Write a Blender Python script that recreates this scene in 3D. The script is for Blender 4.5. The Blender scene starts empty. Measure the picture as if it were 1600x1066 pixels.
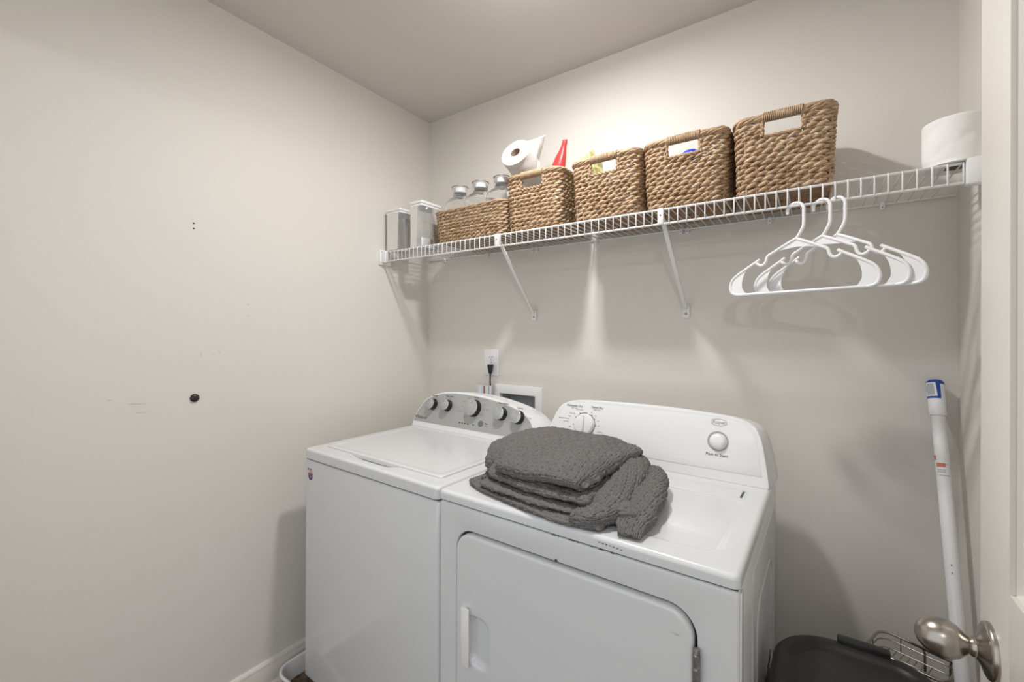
import bpy, bmesh, math, random
import numpy as np
from mathutils import Vector, Matrix, noise as mnoise

random.seed(4); np.random.seed(4)
S = bpy.context.scene
COL = S.collection
PI = math.pi

# ------------------------------------------------------------------ camera
cam_d = bpy.data.cameras.new('camera')
cam = bpy.data.objects.new('camera', cam_d); COL.objects.link(cam)
cam_d.sensor_fit = 'HORIZONTAL'; cam_d.sensor_width = 36.0
cam_d.lens = 682.2 / 1600 * 36.0
cam_d.shift_x = -0.4585 / 1600; cam_d.shift_y = -12.99 / 1600
cam_d.clip_start = 0.01
_r = Vector((0.82381336, 0.56684569, 0.00418455)); _d = Vector((0.00256203, 0.00365862, -0.99999003))
_f = Vector((-0.56685534, 0.82381587, 0.00156174))
cam.matrix_world = Matrix(((_r.x, -_d.x, -_f.x, 1.69878), (_r.y, -_d.y, -_f.y, -1.67622), (_r.z, -_d.z, -_f.z, 1.33876), (0, 0, 0, 1)))
S.camera = cam

# ------------------------------------------------------------------ world, lamps, exposure
wd = bpy.data.worlds.new('world'); S.world = wd; wd.use_nodes = True
wd.node_tree.nodes['Background'].inputs[0].default_value = (0.94, 0.97, 1.0, 1)
wd.node_tree.nodes['Background'].inputs[1].default_value = 0.88
def lamp(name, typ, loc, power, color, size, rot=(0, 0, 0)):
    l = bpy.data.lights.new(name, typ); l.energy = power; l.color = color
    if typ == 'AREA': l.shape = 'DISK'; l.size = size
    else: l.shadow_soft_size = size
    o = bpy.data.objects.new(name, l); o.location = loc; o.rotation_euler = rot; COL.objects.link(o)
    return o
lamp('ceiling_lamp', 'AREA', (1.03, -0.70, 2.425), 12.0, (1.0, 0.988, 0.97), 0.11)
lamp('ceiling_lamp_side_glow', 'POINT', (1.03, -0.70, 2.400), 2.7, (1.0, 0.988, 0.97), 0.05)
lamp('hall_lamp', 'POINT', (1.95, -2.35, 2.10), 10.5, (1.0, 0.99, 0.975), 0.04)
vs = S.view_settings
S.display_settings.display_device = 'sRGB'
vs.view_transform = 'Standard'; vs.look = 'None'; vs.gamma = 1; vs.use_curve_mapping = False
vs.exposure = 0.25

# ------------------------------------------------------------------ materials
def mat(name, col, rough=0.5, metal=0.0, bump=None, var=None, spec=0.5, coat=0.0):
    """bump=(noise scale, strength, distance); var=(noise scale, other colour)"""
    m = bpy.data.materials.new(name); m.use_nodes = True
    nt = m.node_tree; b = nt.nodes['Principled BSDF']
    b.inputs['Base Color'].default_value = (*col, 1); b.inputs['Roughness'].default_value = rough
    b.inputs['Metallic'].default_value = metal; b.inputs['Specular IOR Level'].default_value = spec
    b.inputs['Coat Weight'].default_value = coat
    tc = nt.nodes.new('ShaderNodeTexCoord')
    if var:
        n = nt.nodes.new('ShaderNodeTexNoise'); n.inputs['Scale'].default_value = var[0]; n.inputs['Detail'].default_value = 4
        r = nt.nodes.new('ShaderNodeValToRGB'); r.color_ramp.elements[0].position = 0.35; r.color_ramp.elements[1].position = 0.68
        r.color_ramp.elements[0].color = (*var[1], 1); r.color_ramp.elements[1].color = (*col, 1)
        nt.links.new(tc.outputs['Object'], n.inputs['Vector']); nt.links.new(n.outputs['Fac'], r.inputs[0])
        nt.links.new(r.outputs[0], b.inputs['Base Color'])
    if bump:
        n = nt.nodes.new('ShaderNodeTexNoise'); n.inputs['Scale'].default_value = bump[0]; n.inputs['Detail'].default_value = 3
        bp = nt.nodes.new('ShaderNodeBump'); bp.inputs['Strength'].default_value = bump[1]; bp.inputs['Distance'].default_value = bump[2]
        nt.links.new(tc.outputs['Object'], n.inputs['Vector']); nt.links.new(n.outputs['Fac'], bp.inputs['Height'])
        nt.links.new(bp.outputs[0], b.inputs['Normal'])
    return m
def clear_mat(name, tint, refl=0.10, rough=0.03, haze=0.05):
    """thin clear plastic: mostly straight-through, with a Fresnel gloss"""
    m = bpy.data.materials.new(name); m.use_nodes = True; nt = m.node_tree
    nt.nodes.remove(nt.nodes['Principled BSDF']); out = nt.nodes['Material Output']
    t = nt.nodes.new('ShaderNodeBsdfTransparent'); t.inputs[0].default_value = (*tint, 1)
    g = nt.nodes.new('ShaderNodeBsdfGlossy'); g.inputs['Roughness'].default_value = rough
    lw = nt.nodes.new('ShaderNodeFresnel'); lw.inputs['IOR'].default_value = 1.0 + refl
    mx = nt.nodes.new('ShaderNodeMixShader')
    nt.links.new(lw.outputs[0], mx.inputs[0]); nt.links.new(t.outputs[0], mx.inputs[1]); nt.links.new(g.outputs[0], mx.inputs[2])
    df = nt.nodes.new('ShaderNodeBsdfDiffuse'); df.inputs[0].default_value = (.85, .86, .87, 1); m2 = nt.nodes.new('ShaderNodeMixShader'); m2.inputs[0].default_value = haze
    nt.links.new(mx.outputs[0], m2.inputs[1]); nt.links.new(df.outputs[0], m2.inputs[2]); nt.links.new(m2.outputs[0], out.inputs[0])
    return m
WALL = (0.745, 0.712, 0.665)
M = dict(
    wall=mat('wall_paint', WALL, 0.55, bump=(220, 0.06, 0.002), spec=0.3),
    ceil=mat('ceiling_paint', (0.70, 0.67, 0.63), 0.9, bump=(160, 0.08, 0.002)),
    trim=mat('trim_paint', (0.72, 0.69, 0.63), 0.35),
    floor=mat('floor_vinyl', (0.13, 0.08, 0.05), 0.5, var=(9, (0.06, 0.035, 0.02))),
    door=mat('door_paint', (0.74, 0.71, 0.66), 0.4, bump=(90, 0.03, 0.001)),
    enamel=mat('white_enamel', (0.70, 0.71, 0.72), 0.22, coat=0.3),
    enamel2=mat('white_console_plastic', (0.80, 0.805, 0.81), 0.3),
    dryer_in=mat('dark_gap', (0.05, 0.06, 0.07), 0.7),
    silver=mat('silver_fascia', (0.44, 0.44, 0.43), 0.42, metal=0.25),
    cap=mat('silver_knob_face', (0.50, 0.51, 0.51), 0.3, metal=0.5),
    black=mat('black_plastic', (0.012, 0.012, 0.013), 0.35),
    ink=mat('grey_print', (0.16, 0.165, 0.18), 0.6),
    ink2=mat('pale_print', (0.36, 0.365, 0.38), 0.6),
    dark=mat('dark_print', (0.04, 0.04, 0.045), 0.6),
    green=mat('green_indicator', (0.28, 0.62, 0.22), 0.4),
    nickel=mat('satin_nickel', (0.44, 0.405, 0.36), 0.27, metal=1.0),
    steel=mat('worn_steel', (0.45, 0.45, 0.44), 0.4, metal=0.9, var=(60, (0.18, 0.17, 0.16))),
    wire=mat('white_vinyl_wire', (0.82, 0.82, 0.82), 0.35),
    plastic=mat('white_plastic', (0.84, 0.84, 0.845), 0.32),
    paper=mat('tissue_paper', (0.88, 0.87, 0.85), 0.95, bump=(70, 0.25, 0.004), spec=0.1),
    core=mat('cardboard_core', (0.42, 0.30, 0.22), 0.9),
    red=mat('red_plastic', (0.72, 0.045, 0.045), 0.35),
    blue=mat('blue_plastic', (0.01, 0.07, 0.36), 0.35),
    bluecap=mat('bright_blue_plastic', (0.02, 0.05, 0.60), 0.35),
    bin=mat('black_bin_plastic', (0.0075, 0.0073, 0.007), 0.42, bump=(300, 0.15, 0.001), var=(18, (0.012, 0.0115, 0.011))),
    clear=clear_mat('clear_plastic', (0.97, 0.975, 0.975), 0.36, haze=0.05),
    clear2=clear_mat('clear_bottle_plastic', (0.98, 0.983, 0.983), 0.22),
    powder=mat('white_powder', (0.86, 0.86, 0.87), 0.9, bump=(300, 0.3, 0.002)),
    gap_shade=mat('grey_shadow_line', (0.07, 0.08, 0.095), 0.6),  # dark colour painted in for the shade inside seams and gaps
    blanket=mat('grey_cotton_yarn', (0.195, 0.187, 0.18), 0.95, bump=(900, 0.6, 0.001), var=(260, (0.14, 0.135, 0.13)), spec=0.12),
    bumper=mat('dark_brown_rubber', (0.035, 0.016, 0.014), 0.4),
    scuff=mat('grey_scuff', (0.55, 0.525, 0.49), 0.8),
    mark=mat('black_scratch', (0.05, 0.05, 0.05), 0.8),
    fuzz=mat('brown_fuzz', (0.22, 0.165, 0.12), 1.0, bump=(120, 0.8, 0.01), var=(60, (0.07, 0.05, 0.035))),
    yellow=mat('pale_yellow_plastic_bag', (0.50, 0.47, 0.20), 0.5, bump=(40, 0.4, 0.01)),
    white_bag=mat('white_plastic_bag', (0.78, 0.78, 0.77), 0.4, bump=(40, 0.4, 0.01)),
    pouch=mat('pale_blue_plastic_pouch', (0.60, 0.67, 0.76), 0.3),
    orange=mat('orange_brown_stripe', (0.42, 0.13, 0.035), 0.6),
    boxin=mat('grey_box_liner', (0.40, 0.42, 0.45), 0.5),
    pink=mat('pink_sticker_print', (0.66, 0.40, 0.40), 0.5),
    purple=mat('purple_sticker_print', (0.10, 0.05, 0.16), 0.5),
    peach=mat('orange_label_print', (0.62, 0.20, 0.12), 0.5),
    lens=None,
)
def straw():
    m = bpy.data.materials.new('woven_seagrass'); m.use_nodes = True; nt = m.node_tree; b = nt.nodes['Principled BSDF']
    b.inputs['Roughness'].default_value = 0.6; b.inputs['Specular IOR Level'].default_value = 0.35
    at = nt.nodes.new('ShaderNodeAttribute'); at.attribute_name = 'tone'
    tc = nt.nodes.new('ShaderNodeTexCoord')
    n = nt.nodes.new('ShaderNodeTexNoise'); n.inputs['Scale'].default_value = 140; n.inputs['Detail'].default_value = 3
    ad = nt.nodes.new('ShaderNodeMath'); ad.operation = 'MULTIPLY_ADD'; ad.inputs[1].default_value = 0.55
    r = nt.nodes.new('ShaderNodeValToRGB'); e = r.color_ramp.elements
    e[0].position = 0.22; e[0].color = (0.13, 0.068, 0.033, 1); e[1].position = 1.15 if False else 1.0; e[1].color = (0.60, 0.455, 0.31, 1)
    x = e.new(0.55); x.color = (0.33, 0.205, 0.115, 1); x = e.new(0.8); x.color = (0.46, 0.32, 0.20, 1)
    nt.links.new(tc.outputs['Object'], n.inputs['Vector']); nt.links.new(n.outputs['Fac'], ad.inputs[0]); nt.links.new(at.outputs['Fac'], ad.inputs[2])
    nt.links.new(ad.outputs[0], r.inputs[0]); nt.links.new(r.outputs[0], b.inputs['Base Color'])
    return m
M['straw'] = straw()
lm = bpy.data.materials.new('lit_lens'); lm.use_nodes = True
lb = lm.node_tree.nodes['Principled BSDF']; lb.inputs['Emission Color'].default_value = (1, 0.94, 0.86, 1); lb.inputs['Emission Strength'].default_value = 2.0
M['lens'] = lm

# ------------------------------------------------------------------ helpers
def link(o, parent=None):
    COL.objects.link(o)
    if parent is not None: o.parent = parent
    return o
def tag(o, label, cat=None, group=None, kind=None):
    o['label'] = label
    if cat: o['category'] = cat
    if group: o['group'] = group
    if kind: o['kind'] = kind
    return o
def thing(name, label, cat, loc=(0, 0, 0), rot=(0, 0, 0), group=None):
    o = bpy.data.objects.new(name, None); o.empty_display_size = 0.05
    o.location = loc; o.rotation_euler = rot; link(o)
    return tag(o, label, cat, group)
def pm(name, v, f, m, parent=None, smooth=False, loc=None):
    me = bpy.data.meshes.new(name); me.from_pydata([tuple(p) for p in v], [], [tuple(q) for q in f]); me.update()
    if smooth: me.polygons.foreach_set('use_smooth', [True] * len(me.polygons))
    me.materials.append(m); o = bpy.data.objects.new(name, me)
    if loc: o.location = loc
    return link(o, parent)
def bo(name, bm, m, parent=None, smooth=False, loc=None, angle=None):
    bmesh.ops.recalc_face_normals(bm, faces=bm.faces)
    me = bpy.data.meshes.new(name); bm.to_mesh(me); bm.free()
    if smooth:
        me.polygons.foreach_set('use_smooth', [True] * len(me.polygons))
        me.set_sharp_from_angle(angle=math.radians(angle or 40))
    me.materials.append(m); o = bpy.data.objects.new(name, me)
    if loc: o.location = loc
    return link(o, parent)
def npmesh(name, V, F, m, parent=None, smooth=True, tone=None):
    V = np.asarray(V, np.float32).reshape(-1, 3); F = np.asarray(F, np.int32).reshape(-1, 4)
    me = bpy.data.meshes.new(name); me.vertices.add(len(V)); me.vertices.foreach_set('co', V.ravel())
    me.loops.add(F.size); me.loops.foreach_set('vertex_index', F.ravel())
    me.polygons.add(len(F)); me.polygons.foreach_set('loop_start', np.arange(0, F.size, 4, dtype=np.int32))
    me.polygons.foreach_set('loop_total', np.full(len(F), 4, np.int32))
    if smooth: me.polygons.foreach_set('use_smooth', np.ones(len(F), bool))
    if tone is not None:
        a = me.attributes.new('tone', 'FLOAT', 'POINT'); a.data.foreach_set('value', np.asarray(tone, np.float32).ravel())
    me.update(calc_edges=True); me.validate(); me.materials.append(m)
    return link(bpy.data.objects.new(name, me), parent)
def gridfaces(nu, nv, cu=False, cv=False, base=0):
    iu = np.arange(nu if cu else nu - 1); jv = np.arange(nv if cv else nv - 1)
    I, J = np.meshgrid(iu, jv, indexing='ij'); I2 = (I + 1) % nu; J2 = (J + 1) % nv
    return (np.stack([I * nv + J, I2 * nv + J, I2 * nv + J2, I * nv + J2], -1).reshape(-1, 4) + base)
def add_box(bm, x0, x1, y0, y1, z0, z1):
    vs_ = [bm.verts.new((x, y, z)) for z in (z0, z1) for y in (y0, y1) for x in (x0, x1)]
    for q in ((0, 1, 3, 2), (4, 6, 7, 5), (0, 4, 5, 1), (2, 3, 7, 6), (0, 2, 6, 4), (1, 5, 7, 3)):
        bm.faces.new([vs_[i] for i in q])
    return vs_
def box(name, x0, x1, y0, y1, z0, z1, m, parent=None, bev=0.0, seg=2, loc=None):
    bm = bmesh.new(); add_box(bm, x0, x1, y0, y1, z0, z1)
    if bev: bmesh.ops.bevel(bm, geom=bm.edges[:], offset=bev, segments=seg, affect='EDGES', profile=0.5)
    return bo(name, bm, m, parent, smooth=bool(bev), loc=loc, angle=35)
def prism(name, pts, off, m, parent=None, bev=0.0, seg=2, loc=None):
    """pts: planar 3-D outline, off: extrusion vector"""
    bm = bmesh.new(); vs_ = [bm.verts.new(p) for p in pts]; f = bm.faces.new(vs_)
    ex = bmesh.ops.extrude_face_region(bm, geom=[f]); nv = [g for g in ex['geom'] if isinstance(g, bmesh.types.BMVert)]
    bmesh.ops.translate(bm, verts=nv, vec=off); bmesh.ops.recalc_face_normals(bm, faces=bm.faces)
    if bev:
        es = [e for e in bm.edges if e.calc_face_angle(0) > math.radians(35)]
        bmesh.ops.bevel(bm, geom=es, offset=bev, segments=seg, affect='EDGES', profile=0.5)
    return bo(name, bm, m, parent, smooth=True, loc=loc, angle=38)
def cr(pts, n):
    """Catmull-Rom through pts, n samples per span"""
    P = [np.array(p, float) for p in pts]; P = [2 * P[0] - P[1]] + P + [2 * P[-1] - P[-2]]; out = []
    for i in range(1, len(P) - 2):
        for k in range(n):
            t = k / n
            out.append(0.5 * ((2 * P[i]) + (-P[i - 1] + P[i + 1]) * t + (2 * P[i - 1] - 5 * P[i] + 4 * P[i + 1] - P[i + 2]) * t * t + (-P[i - 1] + 3 * P[i] - 3 * P[i + 1] + P[i + 2]) * t ** 3))
    out.append(P[-2]); return np.array(out)
def tube_arr(path, r, seg=8, closed=False):
    P = np.asarray(path, float); n = len(P); r = np.broadcast_to(np.asarray(r, float), (n,))
    T = np.roll(P, -1, 0) - np.roll(P, 1, 0) if closed else np.gradient(P, axis=0)
    T /= np.linalg.norm(T, axis=1)[:, None] + 1e-12
    up = np.array([0, 0, 1.0]) if abs(T[0][2]) < 0.9 else np.array([1.0, 0, 0])
    N = np.zeros_like(P); a = np.cross(T[0], up); N[0] = a / np.linalg.norm(a)
    for i in range(1, n):
        v = N[i - 1] - T[i] * (N[i - 1] @ T[i]); N[i] = v / (np.linalg.norm(v) + 1e-12)
    B = np.cross(T, N); th = np.linspace(0, 2 * PI, seg, endpoint=False)
    V = P[:, None, :] + r[:, None, None] * (np.cos(th)[None, :, None] * N[:, None, :] + np.sin(th)[None, :, None] * B[:, None, :])
    F = gridfaces(n, seg, closed, True)
    return V.reshape(-1, 3), F, (n, seg)
def tube(name, path, r, m, parent=None, seg=8, closed=False, caps=True):
    P = np.asarray(path, float); r = np.broadcast_to(np.asarray(r, float), (len(P),)).copy()
    if caps and not closed:
        d0 = (P[0] - P[1]); d0 /= np.linalg.norm(d0); d1 = (P[-1] - P[-2]); d1 /= np.linalg.norm(d1)
        P = np.vstack([P[0] + d0 * r[0] * .5, P[0] + d0 * r[0] * .35, P, P[-1] + d1 * r[-1] * .35, P[-1] + d1 * r[-1] * .5])
        r = np.concatenate([[r[0] * .05, r[0] * .7], r, [r[-1] * .7, r[-1] * .05]])
    V, F, _ = tube_arr(P, r, seg, closed)
    return npmesh(name, V, F, m, parent)
def multi_tube(name, paths, r, m, parent=None, seg=6):
    VV, FF, b = [], [], 0
    for p in paths:
        V, F, _ = tube_arr(p, r, seg); VV.append(V); FF.append(F + b); b += len(V)
    return npmesh(name, np.vstack(VV), np.vstack(FF), m, parent)
def lathe(name, prof, m, parent=None, seg=40, mtx=None):
    """prof: list of (radius, height) about local z"""
    pr = np.array(prof, float); th = np.linspace(0, 2 * PI, seg, endpoint=False)
    V = np.stack([pr[:, 0, None] * np.cos(th), pr[:, 0, None] * np.sin(th), np.repeat(pr[:, 1, None], seg, 1)], -1)
    V = V.reshape(-1, 3); F = gridfaces(len(pr), seg, False, True)
    if mtx is not None: V = V @ np.array(mtx.to_3x3()).T + np.array(mtx.translation)
    o = npmesh(name, V, F, m, parent); o.data.set_sharp_from_angle(angle=math.radians(42))
    return o
def frame_mtx(o, xa, ya, za):
    xa, ya, za = Vector(xa).normalized(), Vector(ya).normalized(), Vector(za).normalized()
    return Matrix(((xa.x, ya.x, za.x, o[0]), (xa.y, ya.y, za.y, o[1]), (xa.z, ya.z, za.z, o[2]), (0, 0, 0, 1)))
def disc_prof(r, h, b=0.002):
    return [(0.0001, h), (r - b, h), (r - b * .3, h - b * .3), (r, h - b), (r, 0), (0.0001, 0)]
def text(name, s, size, mtx, m, parent, align='CENTER', depth=0.0004, shear=0.0):
    cu = bpy.data.curves.new(name, 'FONT'); cu.body = s; cu.size = size; cu.align_x = align; cu.align_y = 'CENTER'
    cu.extrude = depth; cu.resolution_u = 2; cu.shear = shear
    t = bpy.data.objects.new(name, cu); COL.objects.link(t); bpy.context.view_layer.update()
    me = bpy.data.meshes.new_from_object(t.evaluated_get(bpy.context.evaluated_depsgraph_get()))
    bpy.data.objects.remove(t); bpy.data.curves.remove(cu)
    me.transform(mtx); me.materials.clear(); me.materials.append(m); me.name = name
    return link(bpy.data.objects.new(name, me), parent)
def rrect(x0, x1, y0, y1, r, n=8):
    """rounded rectangle outline; r a number or four radii (x1y1, x0y1, x0y0, x1y0)"""
    rs = r if isinstance(r, (tuple, list)) else (r,) * 4; out = []
    for (cx, cy, a, rr) in ((x1, y1, 0, rs[0]), (x0, y1, 90, rs[1]), (x0, y0, 180, rs[2]), (x1, y0, 270, rs[3])):
        sx = -1 if cx == x1 else 1; sy = -1 if cy == y1 else 1
        for k in range(n + 1):
            t = math.radians(a + 90 * k / n); out.append((cx + sx * rr + rr * math.cos(t), cy + sy * rr + rr * math.sin(t)))
    return out
def slab(name, x0, x1, y0, y1, zb, zt, m, parent, h=None, step=0.005, er=0.010, cr_=0.02):
    """appliance top: height field h(x, y) with rolled edges, rounded plan corners and a skirt"""
    def axis(a, b):
        e = er * np.array([0, .06, .15, .3, .5, .75, 1.0]); n = max(2, int((b - a - 2 * er) / step))
        return np.concatenate([a + e, np.linspace(a + er, b - er, n)[1:-1], (b - e)[::-1]])
    X, Y = np.meshgrid(axis(x0, x1), axis(y0, y1), indexing='ij')
    cx, cy, hx, hy = (x0 + x1) / 2, (y0 + y1) / 2, (x1 - x0) / 2 - cr_, (y1 - y0) / 2 - cr_
    qx, qy = np.abs(X - cx) - hx, np.abs(Y - cy) - hy
    sd = np.hypot(np.maximum(qx, 0), np.maximum(qy, 0)) + np.minimum(np.maximum(qx, qy), 0) - cr_
    out = sd > 0; L = np.hypot(np.maximum(qx, 1e-9), np.maximum(qy, 1e-9))
    X2 = np.where(out, cx + np.sign(X - cx) * (hx + np.maximum(qx, 0) / L * cr_), X)
    Y2 = np.where(out, cy + np.sign(Y - cy) * (hy + np.maximum(qy, 0) / L * cr_), Y)
    dd = np.clip(-sd, 0, er); drop = er - np.sqrt(np.maximum(er * er - (er - dd) ** 2, 0))
    Z = zt - drop + (h(X2, Y2) if h is not None else 0)
    V = np.stack([X2, Y2, Z], -1); nu, nv = X.shape; F = gridfaces(nu, nv)
    V = V.reshape(-1, 3); idx = np.arange(nu * nv).reshape(nu, nv)
    ring = np.concatenate([idx[:-1, 0], idx[-1, :-1], idx[:0:-1, -1], idx[0, :0:-1]])
    low = V[ring].copy(); low[:, 2] = zb; b = len(V); n = len(ring)
    k = np.arange(n); k2 = (k + 1) % n
    sk = np.stack([ring[k], b + k, b + k2, ring[k2]], -1)
    cen = np.array([[cx, cy, zb]]); bot = np.stack([b + k, np.full(n, b + n), np.full(n, b + n), b + k2], -1)
    bt = [(int(b + k[i]), int(b + k2[i]), int(b + n)) for i in range(0)]
    o = npmesh(name, np.vstack([V, low]), np.vstack([F, sk]), m, parent)
    o.data.set_sharp_from_angle(angle=math.radians(50))
    return o
def smooth01(t): t = np.clip(t, 0, 1); return t * t * (3 - 2 * t)
def sdbox(X, Y, x0, x1, y0, y1, r):
    cx, cy, hx, hy = (x0 + x1) / 2, (y0 + y1) / 2, (x1 - x0) / 2 - r, (y1 - y0) / 2 - r
    qx, qy = np.abs(X - cx) - hx, np.abs(Y - cy) - hy
    return np.hypot(np.maximum(qx, 0), np.maximum(qy, 0)) + np.minimum(np.maximum(qx, qy), 0) - r

# ------------------------------------------------------------------ room shell
W, H, YF = 2.028, 2.466, -1.70
def structure(o, label, cat): return tag(o, label, cat, kind='structure')
wl = structure(box('wall_left', -0.12, 0, -1.82, 0.12, 0, H, M['wall']), 'plain greige left wall with a dark bumper and small scuffs', 'wall')
HX0, HX1, HZ0, HZ1 = 0.475, 0.690, 0.93, 1.066
bm = bmesh.new()
for a in ((0, HX0, 0, H), (HX1, W, 0, H), (HX0, HX1, 0, HZ0), (HX0, HX1, HZ1, H)): add_box(bm, a[0], a[1], 0, 0.12, a[2], a[3])
wb = structure(bo('wall_back', bm, M['wall']), 'greige back wall behind the washer, dryer and wire shelf', 'wall')
structure(box('wall_right', W, W + 0.12, -1.82, 0.12, 0, H, M['wall']), 'narrow strip of greige right wall beside the mop handle', 'wall')
bm = bmesh.new(); DX0, DX1 = 0.25, 1.945  # unseen doorway made wider so world light fills from the front
for a in ((0, DX0, 0, H), (DX1, W, 0, H), (DX0, DX1, 2.10, H)): add_box(bm, a[0], a[1], YF - 0.12, YF, a[2], a[3])
structure(bo('wall_front', bm, M['wall']), 'greige front wall behind the camera, doorway widened for more fill light', 'wall')
structure(box('ceiling', -0.12, W + 0.12, -1.82, 0.12, H, H + 0.1, M['ceil']), 'flat beige painted ceiling', 'ceiling')
structure(box('floor', -0.12, W + 0.12, -4.2, 0.12, -0.1, 0, M['floor']), 'dark brown vinyl floor under the machines', 'floor')
def baseboard(name, pts, off, label):
    return structure(prism(name, pts, off, M['trim'], bev=0.0015), label, 'baseboard')
bp = [(0, 0.0), (0.016, 0.0), (0.016, 0.072), (0.012, 0.080), (0.0125, 0.088), (0.007, 0.097), (0.0, 0.101)]
bl = baseboard('baseboard_left', [(p[0], YF, p[1]) for p in bp], (0, -YF - 0.0165, 0), 'cream moulded baseboard along the left wall')
prism('shoe_mould', [(0.016, YF, 0), (0.030, YF, 0), (0.029, YF, 0.008), (0.024, YF, 0.015), (0.016, YF, 0.019)], (0, -YF - 0.032, 0), M['trim'], bl)
baseboard('baseboard_back', [(0, -p[0], p[1]) for p in bp], (W, 0, 0), 'cream moulded baseboard along the back wall')
baseboard('baseboard_right', [(W - p[0], YF + .05, p[1]) for p in bp], (0, -YF - 0.0665, 0), 'cream moulded baseboard along the right wall')
# wall wear
def wall_mark(name, y, z, ly, lz, ang, m):
    c, s = math.cos(ang), math.sin(ang); pts = []
    for k in range(10):
        t = 2 * PI * k / 10; a, b = ly * math.cos(t), lz * math.sin(t) * (1 + .3 * math.cos(3 * t)); pts.append((0.0002, y + c * a - s * b, z + s * a + c * b))
    return prism(name, pts, (0.0003, 0, 0), m, wl)
wall_mark('screw_hole', -1.0807, 1.7011, .0028, .0028, 0, M['dark']); wall_mark('screw_hole', -1.0806, 1.6841, .003, .003, 0, M['dark'])
for a in ((-1.058, 1.262, .0008, .011, .2), (-1.003, 1.272, .0006, .010, .3), (-.909, 1.440, .006, .0012, .5), (-.911, 1.400, .005, .001, .4),
          (-1.225, 1.118, .026, .0012, -.10), (-1.29, 1.137, .006, .001, 0), (-1.215, 1.090, .018, .0009, -.05), (-1.02, 1.262, .003, .001, .5)):
    wall_mark('scuff_mark', *a, M['scuff'])
bu = lathe('wall_bumper', [(0.0001, .009), (.006, .0088), (.0115, .0065), (.0135, .003), (.0135, 0), (.0001, 0)], M['bumper'], seg=24,
           mtx=frame_mtx((0, -1.0765, 1.119), (0, 1, 0), (0, 0, 1), (1, 0, 0)))
tag(bu, 'small round dark brown wall bumper on the left wall', 'wall bumper')
# ceiling light (behind the top edge of the frame)
cl = thing('ceiling_light', 'flush ceiling light with a clear globe above the machines', 'ceiling light', (1.03, -0.70, H))
lathe('base_plate', [(.0001, -.022), (.055, -.022), (.060, -.016), (.060, 0), (.0001, 0)], M['plastic'], cl)
lathe('glass_drum', [(.060, -.004), (.095, -.008), (.100, -.014), (.100, -.060)], M['clear'], cl)
hl = thing('hall_pendant', 'small pendant lamp hanging in the hall behind the camera', 'pendant lamp', (1.95, -2.35, 2.10))
lathe('lamp_shade', [(.05, .04), (.06, .05), (.02, .12), (.012, .12), (.045, .04)], M['plastic'], hl)
tube('stem', [(0, 0, .12), (0, 0, .36)], .005, M['nickel'], hl)

# ------------------------------------------------------------------ door
DXF = 1.905
dr = structure(thing('door_1', 'white panelled door standing open at the right edge of the frame', 'door', (DXF, -0.745, 0)), 'white panelled door standing open at the right edge of the frame', 'door')
DW, DT = 0.914, 0.035; z0d, z1d = 0.012, 2.035
def dpiece(n, ya, yb, za, zb): return box(n, 0, DT, -yb, -ya, za, zb, M['door'], dr, bev=0.0012)
dpiece('stile', 0, .116, z0d, z1d); dpiece('stile', DW - .116, DW, z0d, z1d)
for za, zb in ((z0d, .24), (.81, 1.01), (1.92, z1d)): dpiece('rail', .1165, DW - .1165, za, zb)
def raised_panel(za, zb):
    a, b = .1165, DW - .1165; V, F = [], []
    rings = [(0, .006), (.004, .0105), (.010, .0125), (.018, .0125), (.024, .0095), (.050, .0045), (.052, .0035)]
    for ins, x in rings: V += [(x, -a - ins, za + ins), (x, -b + ins, za + ins), (x, -b + ins, zb - ins), (x, -a - ins, zb - ins)]
    for r_ in range(len(rings) - 1):
        for k in range(4): F.append((r_ * 4 + k, r_ * 4 + (k + 1) % 4, r_ * 4 + 4 + (k + 1) % 4, r_ * 4 + 4 + k))
    n = len(rings) * 4; F.append((n - 4, n - 3, n - 2, n - 1))
    V += [(DT - .006, p[1], p[2]) for p in V[:4]]; F.append((n, n + 3, n + 2, n + 1))
    for k in range(4): F.append((k, n + k, n + (k + 1) % 4, (k + 1) % 4))
    return pm('panel', V, F, M['door'], dr)
raised_panel(1.01, 1.92); raised_panel(.24, .81)
kb = lathe('door_knob', [(.0001, .0800), (.006, .0795), (.013, .0768), (.0195, .071), (.0243, .062), (.0262, .052), (.0250, .042), (.0215, .034),
                         (.0165, .0285), (.0125, .025), (.0112, .0225), (.0122, .0215), (.0132, .020), (.0132, .0165), (.0122, .0155)], M['nickel'], dr, 56,
           frame_mtx((0, -.052, .899), (0, 1, 0), (0, 0, 1), (-1, 0, 0)))
lathe('rosette', [(.0122, .0165), (.0150, .0155), (.0195, .0125), (.0260, .0095), (.0330, .0078), (.0365, .0058), (.0375, .0030), (.0375, 0)], M['nickel'], kb, 56,
      frame_mtx((0, -.052, .899), (0, 1, 0), (0, 0, 1), (-1, 0, 0)))

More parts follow.
